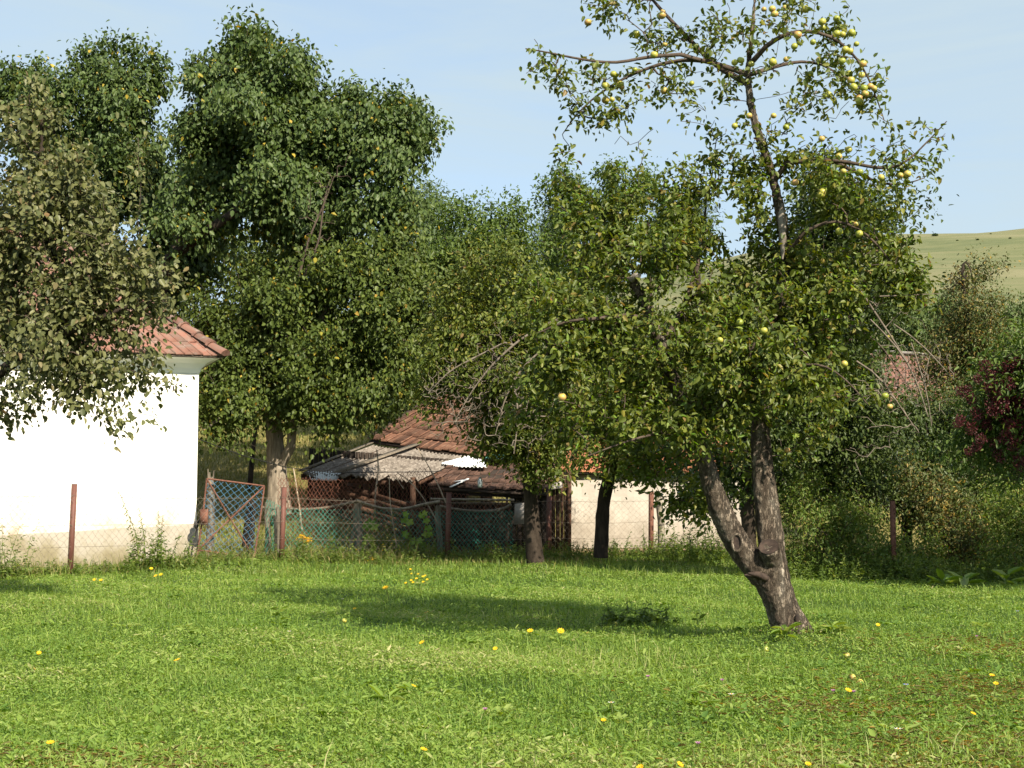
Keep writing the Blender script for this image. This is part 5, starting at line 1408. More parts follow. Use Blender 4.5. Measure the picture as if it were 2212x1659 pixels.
make_tree('pear_tree', G0(603, D), [
    (L_(D, (603, 1112), (600, 1060), (596, 980), (590, 900)), [.34, .29, .24, .2]),
    (L_(D, (575, 820), (566, 760), (560, 700)), [.17, .10, .04], (0, 1)),
    (L_(D, (640, 820), (690, 700), (730, 600), (760, 560)), [.13, .10, .07, .04], (0, 1)),
    (L_(D, (628, 965, 36.2), (634, 900, 36.1), (655, 850, 36)), [.12, .10, .07], (0, .45)),
    (L_(D, (530, 870, 35.5), (480, 900, 35), (440, 930, 34.8)), [.07, .05, .02], (0, 1)),
    (L_(D, (730, 780, 36), (800, 760, 36), (870, 760, 36)), [.08, .06, .03], (3, 1))],
    [(600, 700, 130, 90, 36.5, 1.6), (730, 640, 120, 90, 36.5, 1.5, 1.1), (850, 570, 80, 85, 36.5, 1.2, 1.1), (880, 660, 65, 80, 36.5, 1.0), (780, 750, 130, 90, 36.3, 1.4, 1.1), (620, 800, 130, 75, 36, 1.4), (500, 740, 70, 90, 36.3, 1.2), (470, 660, 60, 70, 37, 1.0), (520, 850, 90, 60, 35.6, 1.0), (720, 835, 130, 65, 36, 1.2), (840, 830, 80, 70, 36, 1.0),
     (620, 875, 90, 35, 35.5, .7, .8), (720, 885, 90, 30, 36, .8, .8), (700, 560, 110, 60, 37, 1.3, .8), (580, 600, 80, 60, 37.5, 1.0, .7), (480, 905, 50, 25, 35, .4, .5), (550, 930, 60, 20, 35.2, .4, .25), (690, 925, 60, 20, 35.6, .4, .25)],
    1450, 46, .125, M['leaf_pear_low'], M['grey_wood'], 'old twiggy pear tree on a grey split trunk behind the garden fence', clump=.30, spread=.20, tail=.8, droop=.9, width=.66, bunch=8, void=1.5, sides=14)
# dead bundle of twigs inside the pears
def dead_branches(name, label, limbs, blobs, n, base, clump=.15, group=None, mat='dead_twig', rt=.004, up=.15, wander=.1):
    t = Tree(); ids = []
    for lb in limbs:
        par = -1
        if len(lb) > 2: li, fr = lb[2]; par = ids[li][int(round(fr * (len(ids[li]) - 1)))]
        ids.append(t.limb(lb[0], lb[1], par))
    tg, _ = blob_targets(blobs, n, clump); t.grow(tg, up=up, wander=wander, step=.16)
    t.radii(rt, cap=.03)
    a, b = MB(), MB(); t.wood(a, b, 8, 3)
    root = thing(name, base, label, 'dead branch', group)
    a.build('limb', M[mat], root, smooth=True); b.build('twigs', M[mat], root)
dead_branches('dead_branch', 'brown leafless spray of upright twigs inside the big dark pears', [(L_(35.2, (645, 600), (665, 520), (700, 440), (722, 380)), [.035, .03, .02, .01]), (L_(35.2, (655, 600), (690, 520), (700, 430), (712, 390)), [.03, .025, .02, .01])],
              [(690, 480, 30, 70, 35.2, .4), (720, 400, 18, 40, 35.2, .2), (660, 540, 25, 40, 35.2, .3)], 60, P(645, 600, 35.2), mat='bark_twig', rt=.009, wander=.04)

# ---------------------------------------------------------------- apples behind, by the fence
make_tree('apple_tree', G0(1152, 31.5), [
    (L_(31.5, (1156, 1215), (1150, 1140), (1146, 1060), (1140, 960)), [.20, .17, .16, .13]),
    (L_(31.5, (1100, 860, 31), (1040, 760, 30.5), (990, 720, 30.3)), [.1, .06, .03], (0, 1)),
    (L_(31.5, (1160, 820, 31.5), (1150, 700, 31.5), (1130, 600, 31.5)), [.1, .07, .03], (0, 1)),
    (L_(31.5, (1200, 880, 31), (1260, 800, 30.8)), [.09, .04], (0, 1))],
    [(1100, 660, 90, 80, 31, 1.2), (1020, 640, 60, 70, 31.5, 1.0), (1150, 780, 110, 90, 31, 1.2), (1060, 800, 80, 80, 30.6, .9, .6), (1180, 900, 90, 70, 31, 1.0), (1210, 680, 80, 90, 31.5, 1.1), (1120, 930, 80, 50, 31, .8), (1200, 980, 60, 40, 31, .6, .8), (990, 740, 50, 70, 31, .8, .9), (1010, 800, 50, 50, 31, .8, .5), (960, 815, 60, 55, 31, .8, .7)],
    1350, 36, .105, M['leaf_apple'], M['bark_shaded'], 'twiggy half-bare apple tree with a dark trunk by the tiled lean-to', clump=.25, spread=.16, tail=.7, width=.55)
dead_branches('dead_branch', 'big fan of grey leafless branches drooping left over the shed roof', [
    (L_(29.5, (1240, 678), (1180, 700), (1120, 735), (1060, 790), (1015, 850), (985, 905)), [.032, .03, .026, .02, .014, .008]),
    (L_(29.5, (1190, 740), (1130, 790), (1090, 860), (1070, 940)), [.022, .02, .016, .008], (0, .2)),
    (L_(29.5, (1090, 740), (1030, 770), (970, 800), (925, 850)), [.02, .018, .014, .008], (0, .4)),
    (L_(29.5, (1110, 820), (1120, 900), (1110, 980)), [.03, .02, .01], (1, .4))],
    [(1090, 830, 90, 90, 29.7, .8, 1.4), (1010, 800, 70, 80, 29.7, .7), (950, 800, 60, 65, 29.8, .6, .8), (960, 870, 60, 50, 29.7, .5, 1.3), (1040, 900, 60, 50, 29.9, .5, 1.1), (1130, 930, 70, 90, 29.7, .7, 1.2), (1060, 720, 60, 40, 29.7, .5), (1190, 850, 60, 80, 29.7, .6), (1020, 900, 50, 50, 29.7, .5)] , 900, P(1240, 678, 29.5), rt=.0048, up=.12, wander=.12, mat='dead_twig')
make_tree('apple_tree', G0(1305, 32.0), [
    (L_(32, (1298, 1205), (1300, 1140), (1304, 1080), (1322, 1010), (1332, 940)), [.17, .155, .15, .14, .12]),
    (L_(32, (1290, 850, 31.6), (1250, 760, 31.5)), [.08, .03], (0, 1)), (L_(32, (1370, 850, 31.6), (1420, 760, 31.5)), [.08, .03], (0, 1))],
    [(1330, 780, 170, 100, 31.8, 1.3), (1260, 890, 80, 60, 31.5, .9), (1400, 900, 110, 60, 31.5, 1.0), (1340, 960, 110, 40, 31.2, .7, .8), (1280, 1000, 65, 30, 31, .5, .8), (1370, 985, 70, 28, 31, .5, .7), (1450, 980, 60, 45, 31.5, .6, .7)],
    600, 34, .10, M['leaf_apple'], M['bark_shaded'], 'leaning apple tree with a thin dark trunk in front of the beige shed', clump=.25, spread=.17, tail=.7)
make_tree('apple_tree', G0(1618, 27.5), [
    (L_(27.5, (1621, 1235), (1618, 1150), (1612, 1070), (1620, 980)), [.15, .14, .13, .12]),
    (L_(27.5, (1680, 860, 27.2), (1760, 780, 27), (1830, 740, 27)), [.09, .06, .03], (0, 1)), (L_(27.5, (1560, 880, 27.5), (1520, 800, 27.5)), [.08, .03], (0, 1))],
    [(1760, 830, 150, 110, 27, 1.4), (1840, 830, 60, 90, 26.5, 1.0), (1720, 930, 120, 70, 26.8, 1.1), (1580, 870, 110, 100, 27.5, 1.2), (1540, 1010, 60, 60, 28, .7, .9), (1830, 650, 120, 110, 27, 1.2), (1830, 500, 120, 110, 26.5, 1.2), (1760, 420, 70, 50, 26.5, .8), (1500, 1080, 40, 40, 28.6, .4, .6), (1600, 1060, 40, 60, 27.5, .5, .6), (1860, 940, 80, 60, 26.5, .9, .8)],
    1250, 34, .098, M['leaf_dark'], M['bark_shaded'], 'dark apple tree behind the fork of the nearest apple tree', clump=.28, spread=.18, tail=.7)
dead_branches('dead_branch', 'pale bare branches drooping at the right edge of the nearest apple crown', [
    (L_(14.6, (1880, 690), (1960, 770), (1990, 850), (2005, 900)), [.008, .010, .007, .004]),
    (L_(14.6, (1850, 780), (1900, 800), (1930, 860), (1985, 935)), [.010, .010, .007, .004]),
    (L_(14.6, (1968, 740), (1990, 800), (2010, 870), (2012, 920)), [.007, .008, .006, .003]),
    (L_(14.6, (1930, 700), (1985, 730), (2040, 800), (2060, 820)), [.007, .008, .006, .003])],
    [(1930, 820, 50, 60, 14.6, .3), (1990, 850, 40, 60, 14.6, .3), (1890, 870, 40, 60, 14.6, .25, .7), (2030, 790, 40, 40, 14.7, .2, .6), (1900, 950, 50, 50, 14.6, .25, .4)], 210, P(1880, 690, 14.6), clump=.08, rt=.0028, up=.3, wander=.08)
dead_branches('dead_branch', 'brown leafless twig sticking out right above the far hedge', [
    (L_(14.8, (1900, 640), (1960, 640), (2010, 632), (2030, 634)), [.008, .007, .005, .003]), (L_(14.8, (1840, 600), (1900, 690), (1960, 780)), [.012, .012, .006])],
    [(1950, 650, 50, 25, 14.8, .2), (1975, 700, 30, 30, 14.8, .2)], 26, P(1900, 640, 14.8), clump=.08, rt=.003)

# ---------------------------------------------------------------- background trees
def bg(name, label, px, D, blobs, n, per, size, mat, trunk_top, r=.2, cat='tree', **k):
    g = G0(px, D)
    return make_tree(name, g, [(np.array([g - [0, 0, .2], (g + P(px, trunk_top, D)) / 2 + [.1, 0, 0], P(px, trunk_top, D)]), [r, r * .8, r * .35])], blobs, n, per, size, mat, M['bark_shaded'], label, cat=cat, **k)
GB = 'trees in the distance behind the orchard'
bg('acacia_tree', 'feathery blue-green tree rising just right of the big dark pears', 935, 52, [(930, 500, 60, 65, 52, 1.5), (905, 560, 60, 80, 52, 1.5), (960, 600, 70, 90, 52, 1.5), (945, 450, 22, 22, 52, .5), (900, 460, 30, 28, 52, .6), (980, 700, 80, 80, 52, 1.6)], 520, 56, .15, M['leaf_far'], 560, clump=.3, spread=.25, tail=1.0, width=.3, group=GB)
bg('pear_tree', 'pale green leafy tree with a ragged top in the middle distance', 1050, 46, [(1000, 480, 45, 40, 46, 1.0), (1080, 480, 55, 40, 46, 1.0), (1050, 560, 100, 70, 46, 1.5), (1115, 540, 40, 50, 46, .9), (1090, 640, 110, 80, 46, 1.5), (985, 440, 12, 12, 46, .3, .8), (1105, 450, 18, 14, 46, .4, .8), (1170, 600, 60, 60, 46, 1), (1000, 620, 70, 80, 46, 1.2)], 620, 44, .13, M['leaf_green'], 560, clump=.3, spread=.22, tail=.9, group=GB)
bg('pear_tree', 'narrow-topped leafy tree left of the main crown against the sky', 1400, 43, [(1205, 400, 28, 45, 43, .6, 1.2), (1245, 420, 43, 45, 43, .6), (1225, 500, 65, 60, 43, 1.0), (1260, 580, 80, 70, 43, 1.2), (1180, 620, 60, 60, 43, 1.0), (1320, 400, 50, 45, 43, .8), (1380, 420, 45, 50, 43, .8), (1330, 500, 100, 60, 43, 1.2), (1440, 500, 80, 70, 43, 1.1)], 560, 40, .115, M['leaf_green'], 480, r=.15, clump=.2, spread=.15, tail=.7, group=GB)
bg('pine_tree', 'bluish pine top left of the main crown, far behind', 1195, 70, [(1190, 480, 26, 36, 70, .9), (1205, 530, 42, 45, 70, 1.2), (1200, 460, 12, 14, 70, .4)], 170, 60, .16, M['leaf_conifer'], 450, clump=.3, spread=.3, tail=1.0, width=.15, group=GB)
bg('pine_tree', 'bluish pine top showing through the middle of the main crown', 1505, 70, [(1505, 450, 32, 45, 70, 1.0), (1500, 520, 60, 50, 70, 1.4), (1450, 490, 40, 40, 70, 1)], 190, 60, .16, M['leaf_conifer'], 420, clump=.3, spread=.3, tail=1.0, width=.15, group=GB)
bg('hedge_tree', 'rounded bright green hedge tree below the grassy hill', 1985, 62, [(1960, 670, 60, 50, 62, 1.8), (2010, 700, 70, 70, 62, 1.8), (1900, 680, 80, 90, 62, 1.8), (1940, 760, 90, 70, 62, 1.8), (2060, 720, 50, 70, 62, 1.5)], 420, 60, .17, M['leaf_far'], 700, clump=.35, spread=.3, tail=1.1, group=GB)
bg('hedge_tree', 'green hedge tree at the right edge below the hill', 2190, 60, [(2190, 750, 60, 50, 60, 1.6), (2130, 760, 60, 60, 60, 1.6), (2230, 720, 40, 50, 60, 1.2), (2180, 820, 80, 70, 60, 1.6)], 340, 60, .17, M['leaf_far'], 740, clump=.35, spread=.3, tail=1.1, group=GB)
bg('pear_tree', 'upright browning pear tree with a hooked bare tip against the hill', 2085, 40, [(2085, 640, 30, 50, 40, .7), (2080, 720, 55, 70, 40, 1.1), (2130, 660, 38, 60, 40, .8), (2110, 790, 80, 80, 40, 1.3), (2040, 800, 55, 70, 40, 1.0), (2140, 600, 22, 35, 40, .5, .6), (2070, 880, 90, 60, 40, 1.2)], 620, 34, .085, M['leaf_brown'], 590, r=.17, clump=.22, spread=.18, tail=.7)
dead_branches('dead_branch', 'hooked dark leafless tip above the browning pear tree', [(L_(39.5, (2082, 640), (2080, 600), (2078, 570), (2084, 556), (2096, 575), (2102, 610)), [.06, .05, .04, .03, .02, .01])], [(2088, 590, 26, 28, 39.5, .4), (2065, 600, 20, 20, 39.5, .3)], 40, P(2082, 640, 39.5), mat='bark_shaded', rt=.008)
GR = 'dark bushy trees filling the right side behind the bushes'
bg('plum_tree', 'dark leafy tree just right of the main trunk, behind the bushes', 1760, 33, [(1760, 1000, 90, 90, 33, 1.5), (1700, 1030, 60, 90, 33, 1.2), (1840, 980, 90, 100, 33, 1.5), (1790, 900, 90, 60, 33, 1.3)], 520, 44, .10, M['leaf_dark'], 950, r=.16, clump=.28, spread=.2, tail=.8, group=GR)
bg('plum_tree', 'dark leafy tree behind the lone rusty post', 1950, 35, [(1960, 1000, 100, 90, 35, 1.5), (2040, 960, 90, 90, 35, 1.5), (1930, 1080, 90, 60, 34.5, 1.2), (2000, 900, 80, 50, 35, 1.2)], 520, 44, .10, M['leaf_dark'], 950, r=.16, clump=.28, spread=.2, tail=.8, group=GR)
bg('plum_tree', 'dark leafy tree at the right edge behind the red-berried elder', 2150, 35, [(2130, 1010, 100, 90, 35, 1.5), (2210, 960, 80, 110, 35, 1.5), (2100, 1090, 90, 60, 34.5, 1.2), (2210, 860, 70, 60, 35, 1.2), (2240, 1080, 70, 90, 34, 1.2)], 560, 44, .10, M['leaf_dark'], 950, r=.16, clump=.28, spread=.2, tail=.8, group=GR)
bg('plum_tree', 'dark thicket tree filling the gap between the pears and the shed roof', 930, 47, [(930, 800, 90, 90, 47, 2), (1040, 760, 100, 100, 47, 2), (1150, 740, 110, 110, 47, 2), (1260, 720, 110, 120, 47, 2), (860, 880, 80, 60, 47, 1.6), (1380, 760, 120, 120, 47, 2), (1500, 800, 120, 120, 47, 2), (1640, 800, 120, 130, 47, 2), (1760, 760, 110, 120, 47, 2)], 950, 50, .14, M['leaf_dark'], 800, r=.2, clump=.4, spread=.3, tail=1.1)
bg('plum_tree', 'dark tree closing the view behind the white house and pears', 300, 46, [(470, 540, 120, 100, 46, 2), (480, 640, 110, 90, 46, 2), (620, 560, 120, 90, 46, 2), (760, 560, 120, 90, 46, 2), (500, 780, 120, 80, 45, 2), (660, 760, 120, 100, 46, 2), (800, 700, 110, 100, 46, 2), (560, 860, 90, 40, 44, 1.6), (760, 850, 90, 50, 45, 1.6)], 760, 46, .14, M['leaf_pear_low'], 700, r=.2, clump=.4, spread=.3, tail=1.1)
# slim trunk on the slope
m_ = MB(); m_.tube([G0(540, 43), P(543, 1010, 43), P(548, 960, 43), P(556, 900, 43)], [.09, .08, .07, .05], 7, jit=.06)
tag(m_.build('sapling_trunk', M['bark_shaded']), 'slim dark sapling trunk standing on the dry slope', 'sapling')
# tree outside the frame on the right whose shade falls on the lawn edge
make_tree('apple_tree', (12.0, 21.0, 0), [(np.array([[12, 21, -.1], [12.1, 21, 1.4], [12, 21.2, 2.6]]), [.18, .15, .12])],
          [(2843, 700, 220, 130, 21, 1.7), (2560, 770, 130, 100, 22.4, 1.2), (2700, 650, 150, 110, 20.5, 1.4)], 420, 40, .12, M['leaf_apple'], M['bark_shaded'], 'apple tree standing just outside the right edge of the lawn', clump=.4, spread=.25, tail=.9)

bg('plum_tree', 'dark leafy tree beyond the right edge of the lawn', 2420, 30, [(2420, 1000, 120, 110, 30, 1.6), (2380, 880, 100, 90, 30, 1.4), (2520, 960, 110, 110, 30, 1.5), (2460, 1120, 130, 60, 29, 1.3)], 520, 44, .11, M['leaf_dark'], 950, r=.16, clump=.28, spread=.2, tail=.8, group=GR)
bg('plum_tree', 'dark leafy tree farther beyond the right edge of the lawn', 2700, 33, [(2700, 960, 150, 130, 33, 1.8), (2600, 1080, 120, 80, 33, 1.5), (2800, 1080, 120, 80, 33, 1.5)], 420, 44, .12, M['leaf_dark'], 950, r=.16, clump=.3, spread=.2, tail=.8, group=GR)
# elder with red-purple umbels
root, te = bg('elder_bush', 'elder bush with dark red flower heads at the right edge', 2265, 24.4, [(2170, 800, 45, 50, 24.4, .7), (2190, 880, 70, 70, 24.4, .9), (2130, 880, 55, 60, 24.4, .7, .9), (2220, 780, 50, 60, 24.4, .8), (2170, 970, 80, 50, 24.4, .9, .9), (2100, 960, 50, 50, 24.6, .6, .7), (2120, 800, 30, 30, 24.4, .4, .5)], 330, 34, .105, M['leaf_green'], 960, r=.03, cat='bush', clump=.2, spread=.16, tail=.6, width=.4)
first = None
for (x, y, s) in ((2127, 790, 1), (2139, 812, .9), (2112, 818, .8), (2154, 822, .8), (2078, 845, 1), (2098, 862, .9), (2092, 840, .7), (2150, 850, 1.3), (2178, 830, 1.2), (2186, 858, 1.2), (2165, 872, 1.2), (2196, 800, 1.3), (2205, 780, 1), (2200, 840, 1.2), (2170, 900, 1.1), (2145, 890, 1), (2190, 890, 1.2), (2128, 905, 1), (2075, 905, .9), (2068, 915, .8), (2098, 925, 1), (2132, 920, 1), (2180, 920, 1.1), (2205, 915, 1), (2120, 948, 1), (2150, 955, 1), (2110, 965, .8), (2190, 960, 1), (2094, 975, .8), (2160, 985, 1), (2200, 1000, 1.1), (2175, 945, 1.1), (2205, 870, 1.3), (2160, 800, 1.1), (2182, 785, 1.2), (2145, 870, 1.2), (2110, 895, 1), (2198, 940, 1.2), (2135, 835, .9)):
    if first is None:
        m_ = MB(); n = 150
        d = unit(RNG.normal(0, 1, (n, 3))); pp = d * (RNG.random((n, 1)) ** .4) * np.array([.115, .10, .10])
        leaves(m_, pp, d + RNG.normal(0, .5, (n, 3)), unit(RNG.normal(0, 1, (n, 3))), .030, width=.8)
        V = m_.V; first = m_.build('flower_head', M['berry']); first.parent = root; ob = first
    else:
        ob = first.copy(); COL.objects.link(ob); ob.parent = root
    ob.location = Vector(P(x, y, 23.75 + random.uniform(-.2, .2))) - root.location; ob.scale = (s, s, s * random.uniform(.8, 1.3)); ob.rotation_euler = (random.uniform(-1, 1), 0, random.uniform(0, 6))

# ---------------------------------------------------------------- bushes on the right, in front of the dark trees
def bush(label, px, D, blobs, n, per, size, mat, width=.4, name='bush', group='bushes along the right boundary', **k):
    g = G0(px, D); bl = []
    st = [(np.array([g, g + [random.uniform(-.3, .3), 0, .5]]), [.03, .02])]
    return make_tree(name, g, st, blobs, n, per, size, mat, M['bark_twig'], label, cat='bush', group=group, void=2.6, clump=.13, spread=.13, tail=.6, width=width, up=.1, parts=('stem', 'branches', 'crown'), rtip=.004, **k)
bush('bright green leafy bush right beside the main apple trunk', 1730, 27.5, [(1730, 1130, 50, 80, 27.5, .7), (1760, 1190, 60, 50, 27.2, .7), (1700, 1200, 40, 40, 27.5, .5)], 190, 34, .075, M['leaf_weed'])
bush('tall feathery green bush left of the lone rusty post', 1820, 28, [(1800, 1130, 60, 80, 28, .7), (1840, 1180, 60, 55, 28, .7), (1860, 1110, 40, 55, 28, .5)], 210, 34, .075, M['leaf_weed'])
bush('low green bush directly before the rusty post', 1930, 27, [(1900, 1195, 60, 40, 27, .6), (1970, 1190, 60, 40, 27.4, .4), (1940, 1230, 70, 22, 26.6, .5)], 190, 34, .075, M['leaf_weed'])
bush('yellowish straggly bush just right of the rusty post', 2010, 29, [(1990, 1070, 50, 60, 29, .6), (2040, 1080, 60, 60, 29, .7), (2000, 1140, 60, 40, 29, .6), (1975, 1030, 20, 40, 29, .3, .6), (2070, 1130, 50, 50, 29, .6)], 210, 32, .085, M['leaf_brown'])
bush('browning low bush under the yellowish one', 2090, 28, [(2060, 1190, 60, 45, 28, .6), (2110, 1170, 50, 55, 28, .6)], 130, 30, .075, M['leaf_brown'])
bush('tall drooping green bush near the right edge', 2130, 29, [(2135, 1080, 35, 60, 29, .5), (2120, 1150, 45, 70, 28.6, .6)], 130, 32, .08, M['leaf_weed'])
bush('green feathery bush at the right edge above the lawn', 2190, 27, [(2190, 1120, 50, 80, 27, .6), (2180, 1190, 60, 50, 26.6, .6), (2230, 1160, 50, 80, 27, .6)], 220, 34, .075, M['leaf_weed'])
mb = MB(); weed_field(mb, [G0(1690, 26.6), G0(1950, 26.2), G0(2260, 25.8)], 520, .42, .08, .45)
tag(mb.build('boundary_weeds', M['leaf_weed']), 'knee-high weeds in front of the bushes on the right', 'weeds', kind='stuff')
# broad leaved plants at the lawn's right edge
def rosette(label, px, D, n, ln, h, mat='leaf_green', wid=.5, name='broad_leaf_plant', group=None, cat='plant'):
    g = G0(px, D); m_ = MB()
    th = np.linspace(0, 6.28, n, endpoint=False) + RNG.normal(0, .3, n)
    d = np.stack([np.cos(th), np.sin(th), RNG.uniform(.2, 1.1, n)], 1)
    nr = np.stack([-np.cos(th) * .6, -np.sin(th) * .6, np.ones(n)], 1)
    leaves(m_, g + np.stack([np.cos(th) * .03, np.sin(th) * .03, RNG.uniform(.02, h, n)], 1), d, unit(nr), ln * RNG.uniform(.7, 1.2, n), width=wid, curl=.4, fold=.12, rnd=.35 + .6 * RNG.random(n))
    m_.tube([g, g + [0, 0, h]], .008, 4, rnd=.5, cap=False)
    return tag(m_.build(name, M[mat], loc=g), label, cat, group)
GP = 'broad-leaved plants in the lawn'
rosette('large horseradish-like plant on the lawn edge at the far right', 2075, 24.5, 9, .42, .12, 'grass', .4, group=GP)
rosette('broad-leaved plant just left of the far right large one', 2030, 24.7, 8, .34, .1, 'grass', .4, group=GP)
rosette('broad-leaved plant at the right picture edge on the lawn', 2165, 24.6, 8, .36, .22, 'grass', .45, group=GP)
rosette('leafy plant growing against the foot of the nearest trunk', 1690, 14.55, 18, .15, .14, 'grass', .38, group=GP)
rosette('leafy plant growing right of the nearest trunk', 1790, 14.7, 16, .14, .12, 'grass', .38, group=GP)
rosette('tall leafy weed standing alone in the left lawn', 608, 16.2, 22, .11, .34, 'grass', .35, group=GP)
rosette('pale dandelion-like plant in the near lawn, centre', 838, 10.6, 7, .17, .05, 'grass', .22, group=GP)
mb = MB(); weed_field(mb, [G0(1340, 17.4), G0(1420, 16.8)], 26, .24, .10, .22, narrow=.42)
tag(mb.build('nettle_patch', M['leaf_green'], loc=G0(1380, 17.1)), 'dark nettle patch at the right end of the lawn shadow', 'nettles')

# ---------------------------------------------------------------- nettles and flowers by the fence
def nettle(label, px0, px1, ytop, D, n=34, sz=.10, group='tall nettle stalks before the white wall'):
    g = G0(px0, D); tp = P(px1, ytop, D); m_ = MB()
    s_ = MB(); s_.tube([g, g * .5 + tp * .5 + [(g[0] - tp[0]) * .2, 0, 0], tp], [.009, .007, .003], 4, cap=False)
    f = np.linspace(.12, 1, n); th = np.arange(n) * 1.57 + np.repeat(RNG.random(n // 2 + 1), 2)[:n]
    ctr = g[None] * (1 - f[:, None]) ** 1 + tp[None] * f[:, None] + np.outer(f * (1 - f) * .8, [(g[0] - tp[0]) * .5, 0, 0])
    d = np.stack([np.cos(th), np.sin(th), np.full(n, -.35)], 1)
    leaves(m_, ctr, d, unit(np.stack([RNG.normal(0, .2, n), RNG.normal(0, .2, n), np.ones(n)], 1)), sz * (1.25 - .8 * f), width=.36, rnd=RNG.random(n))
    root = thing('nettle', g, label, 'nettle', group)
    s_.build('stem', M['stem'], root); m_.build('leaves', M['leaf_weed'], root)
nettle('tallest nettle stalk leaning left on the white wall', 312, 257, 1062, 28.4, 44, .12)
nettle('second tall nettle stalk, right of the leaning one', 322, 300, 1096, 28.4, 40, .12)
nettle('middle nettle stalk with small leaves at the top', 345, 342, 1104, 28.5, 36, .11)
nettle('slim nettle stalk just right of the middle one', 350, 352, 1112, 28.5, 36, .11)
nettle('short nettle stalk at the right end of the clump', 372, 388, 1155, 28.6, 28, .09)
mb = MB(); weed_field(mb, [G0(285, 28.3), G0(400, 28.8)], 46, .75, .11, .20)
tag(mb.build('nettle_patch', M['leaf_weed'], loc=G0(340, 28.5)), 'bushy green base of the nettles at the white wall', 'nettles')
mb = MB(); weed_field(mb, [G0(-60, 26.0), G0(60, 26.6)], 40, .95, .09, .25); 
tag(mb.build('nettle_patch', M['leaf_weed'], loc=G0(0, 26.3)), 'dark green weeds at the left picture edge before the white wall', 'nettles')

# gourd vine on the garden fence
vine = thing('gourd_vine', G0(830, 34.3), 'gourd vine with big bright lobed leaves on the garden fence', 'vine')
def lobed(m_, c, r, rx, seed):
    rs2 = np.random.default_rng(seed); VV = [c]; K = 20
    nrm = unit(np.array([[rs2.normal(0, .25), -1, .35]]))[0]; s = unit(np.cross(nrm, (0, 0, 1))[None])[0]; u = np.cross(s, nrm) * -1
    ro = rs2.normal(0, .4)
    for k in range(K):
        th = 2 * math.pi * k / K + ro
        rr = r * (.80 + .20 * math.cos(5 * (th - ro)) - (.45 if abs(((th - ro + math.pi / 2) % (2 * math.pi)) - math.pi) > 2.9 else 0))
        VV.append(c + (s * math.cos(th) * rx + u * math.sin(th)) * rr - nrm * .03 * math.cos(3 * th))
    m_.add(VV, [[0, k + 1, (k + 1) % K + 1] for k in range(K)], rs2.random())
for i, (x, y, r) in enumerate(((801, 1129, 11), (793, 1137, 11), (808, 1137, 11), (799, 1163, 12), (806, 1187, 10), (877, 1111, 8), (874, 1124, 9), (884, 1127, 10), (876, 1154, 10), (911, 1113, 8), (918, 1108, 7), (921, 1125, 8), (925, 1141, 9), (920, 1155, 9), (896, 1169, 11), (908, 1168, 9), (913, 1177, 9), (928, 1153, 7))):
    m_ = MB(); lobed(m_, P(x, y, 34.1), W(r, 34.1) * 1.05, 1.1, i); m_.build('leaf', M['leaf_apple_young'], vine)
m_ = MB()
for pts in (((800, 1205), (803, 1165), (798, 1125)), ((905, 1205), (890, 1165), (878, 1110)), ((910, 1205), (918, 1160), (920, 1105)), ((880, 1190), (900, 1172), (925, 1150))):
    m_.tube([P(x, y, 34.2) for x, y in pts], .008, 4, cap=False)
m_.build('stem', M['stem'], vine)
mb = MB(); weed_field(mb, [G0(815, 34.2), G0(860, 34.3)], 40, 1.0, .09, .16)
weed_field(mb, [G0(900, 34.3), G0(930, 34.3)], 22, .7, .09, .16)
tag(mb.build('bean_plant', M['leaf_weed'], loc=G0(838, 34.2)), 'leafy dark green climbing plant between the gourd leaves', 'plant')

# marigolds / daisies: one mesh each kind, copied
def daisy_proto(name, label, cat, petal, r=.035, n=9, stem=.16, group=None, flat=.3):
    root = thing(name, (0, 0, 0), label, cat, group)
    s_ = MB(); s_.tube([(0, 0, 0), (.01, 0, stem * .5), (0, 0, stem)], .0035, 4, cap=False); s_.build('stem', M['stem'], root)
    m_ = MB(); th = np.arange(n) * 2 * math.pi / n
    d = np.stack([np.cos(th), np.sin(th), np.full(n, flat)], 1)
    leaves(m_, np.stack([np.cos(th) * .006, np.sin(th) * .006, np.full(n, stem)], 1), d, np.repeat([[0, 0, 1.0]], n, 0), r, width=.6, fold=.02, curl=.02)
    m_.build('petals', M[petal], root)
    c_ = MB(); c_.ball((0, 0, stem + .004), r * .3, seg=8, rings=5, sq=(1, 1, .5)); c_.build('flower_centre', M['orange_centre'], root)
    return root
YG = 'yellow flowers scattered in the lawn'
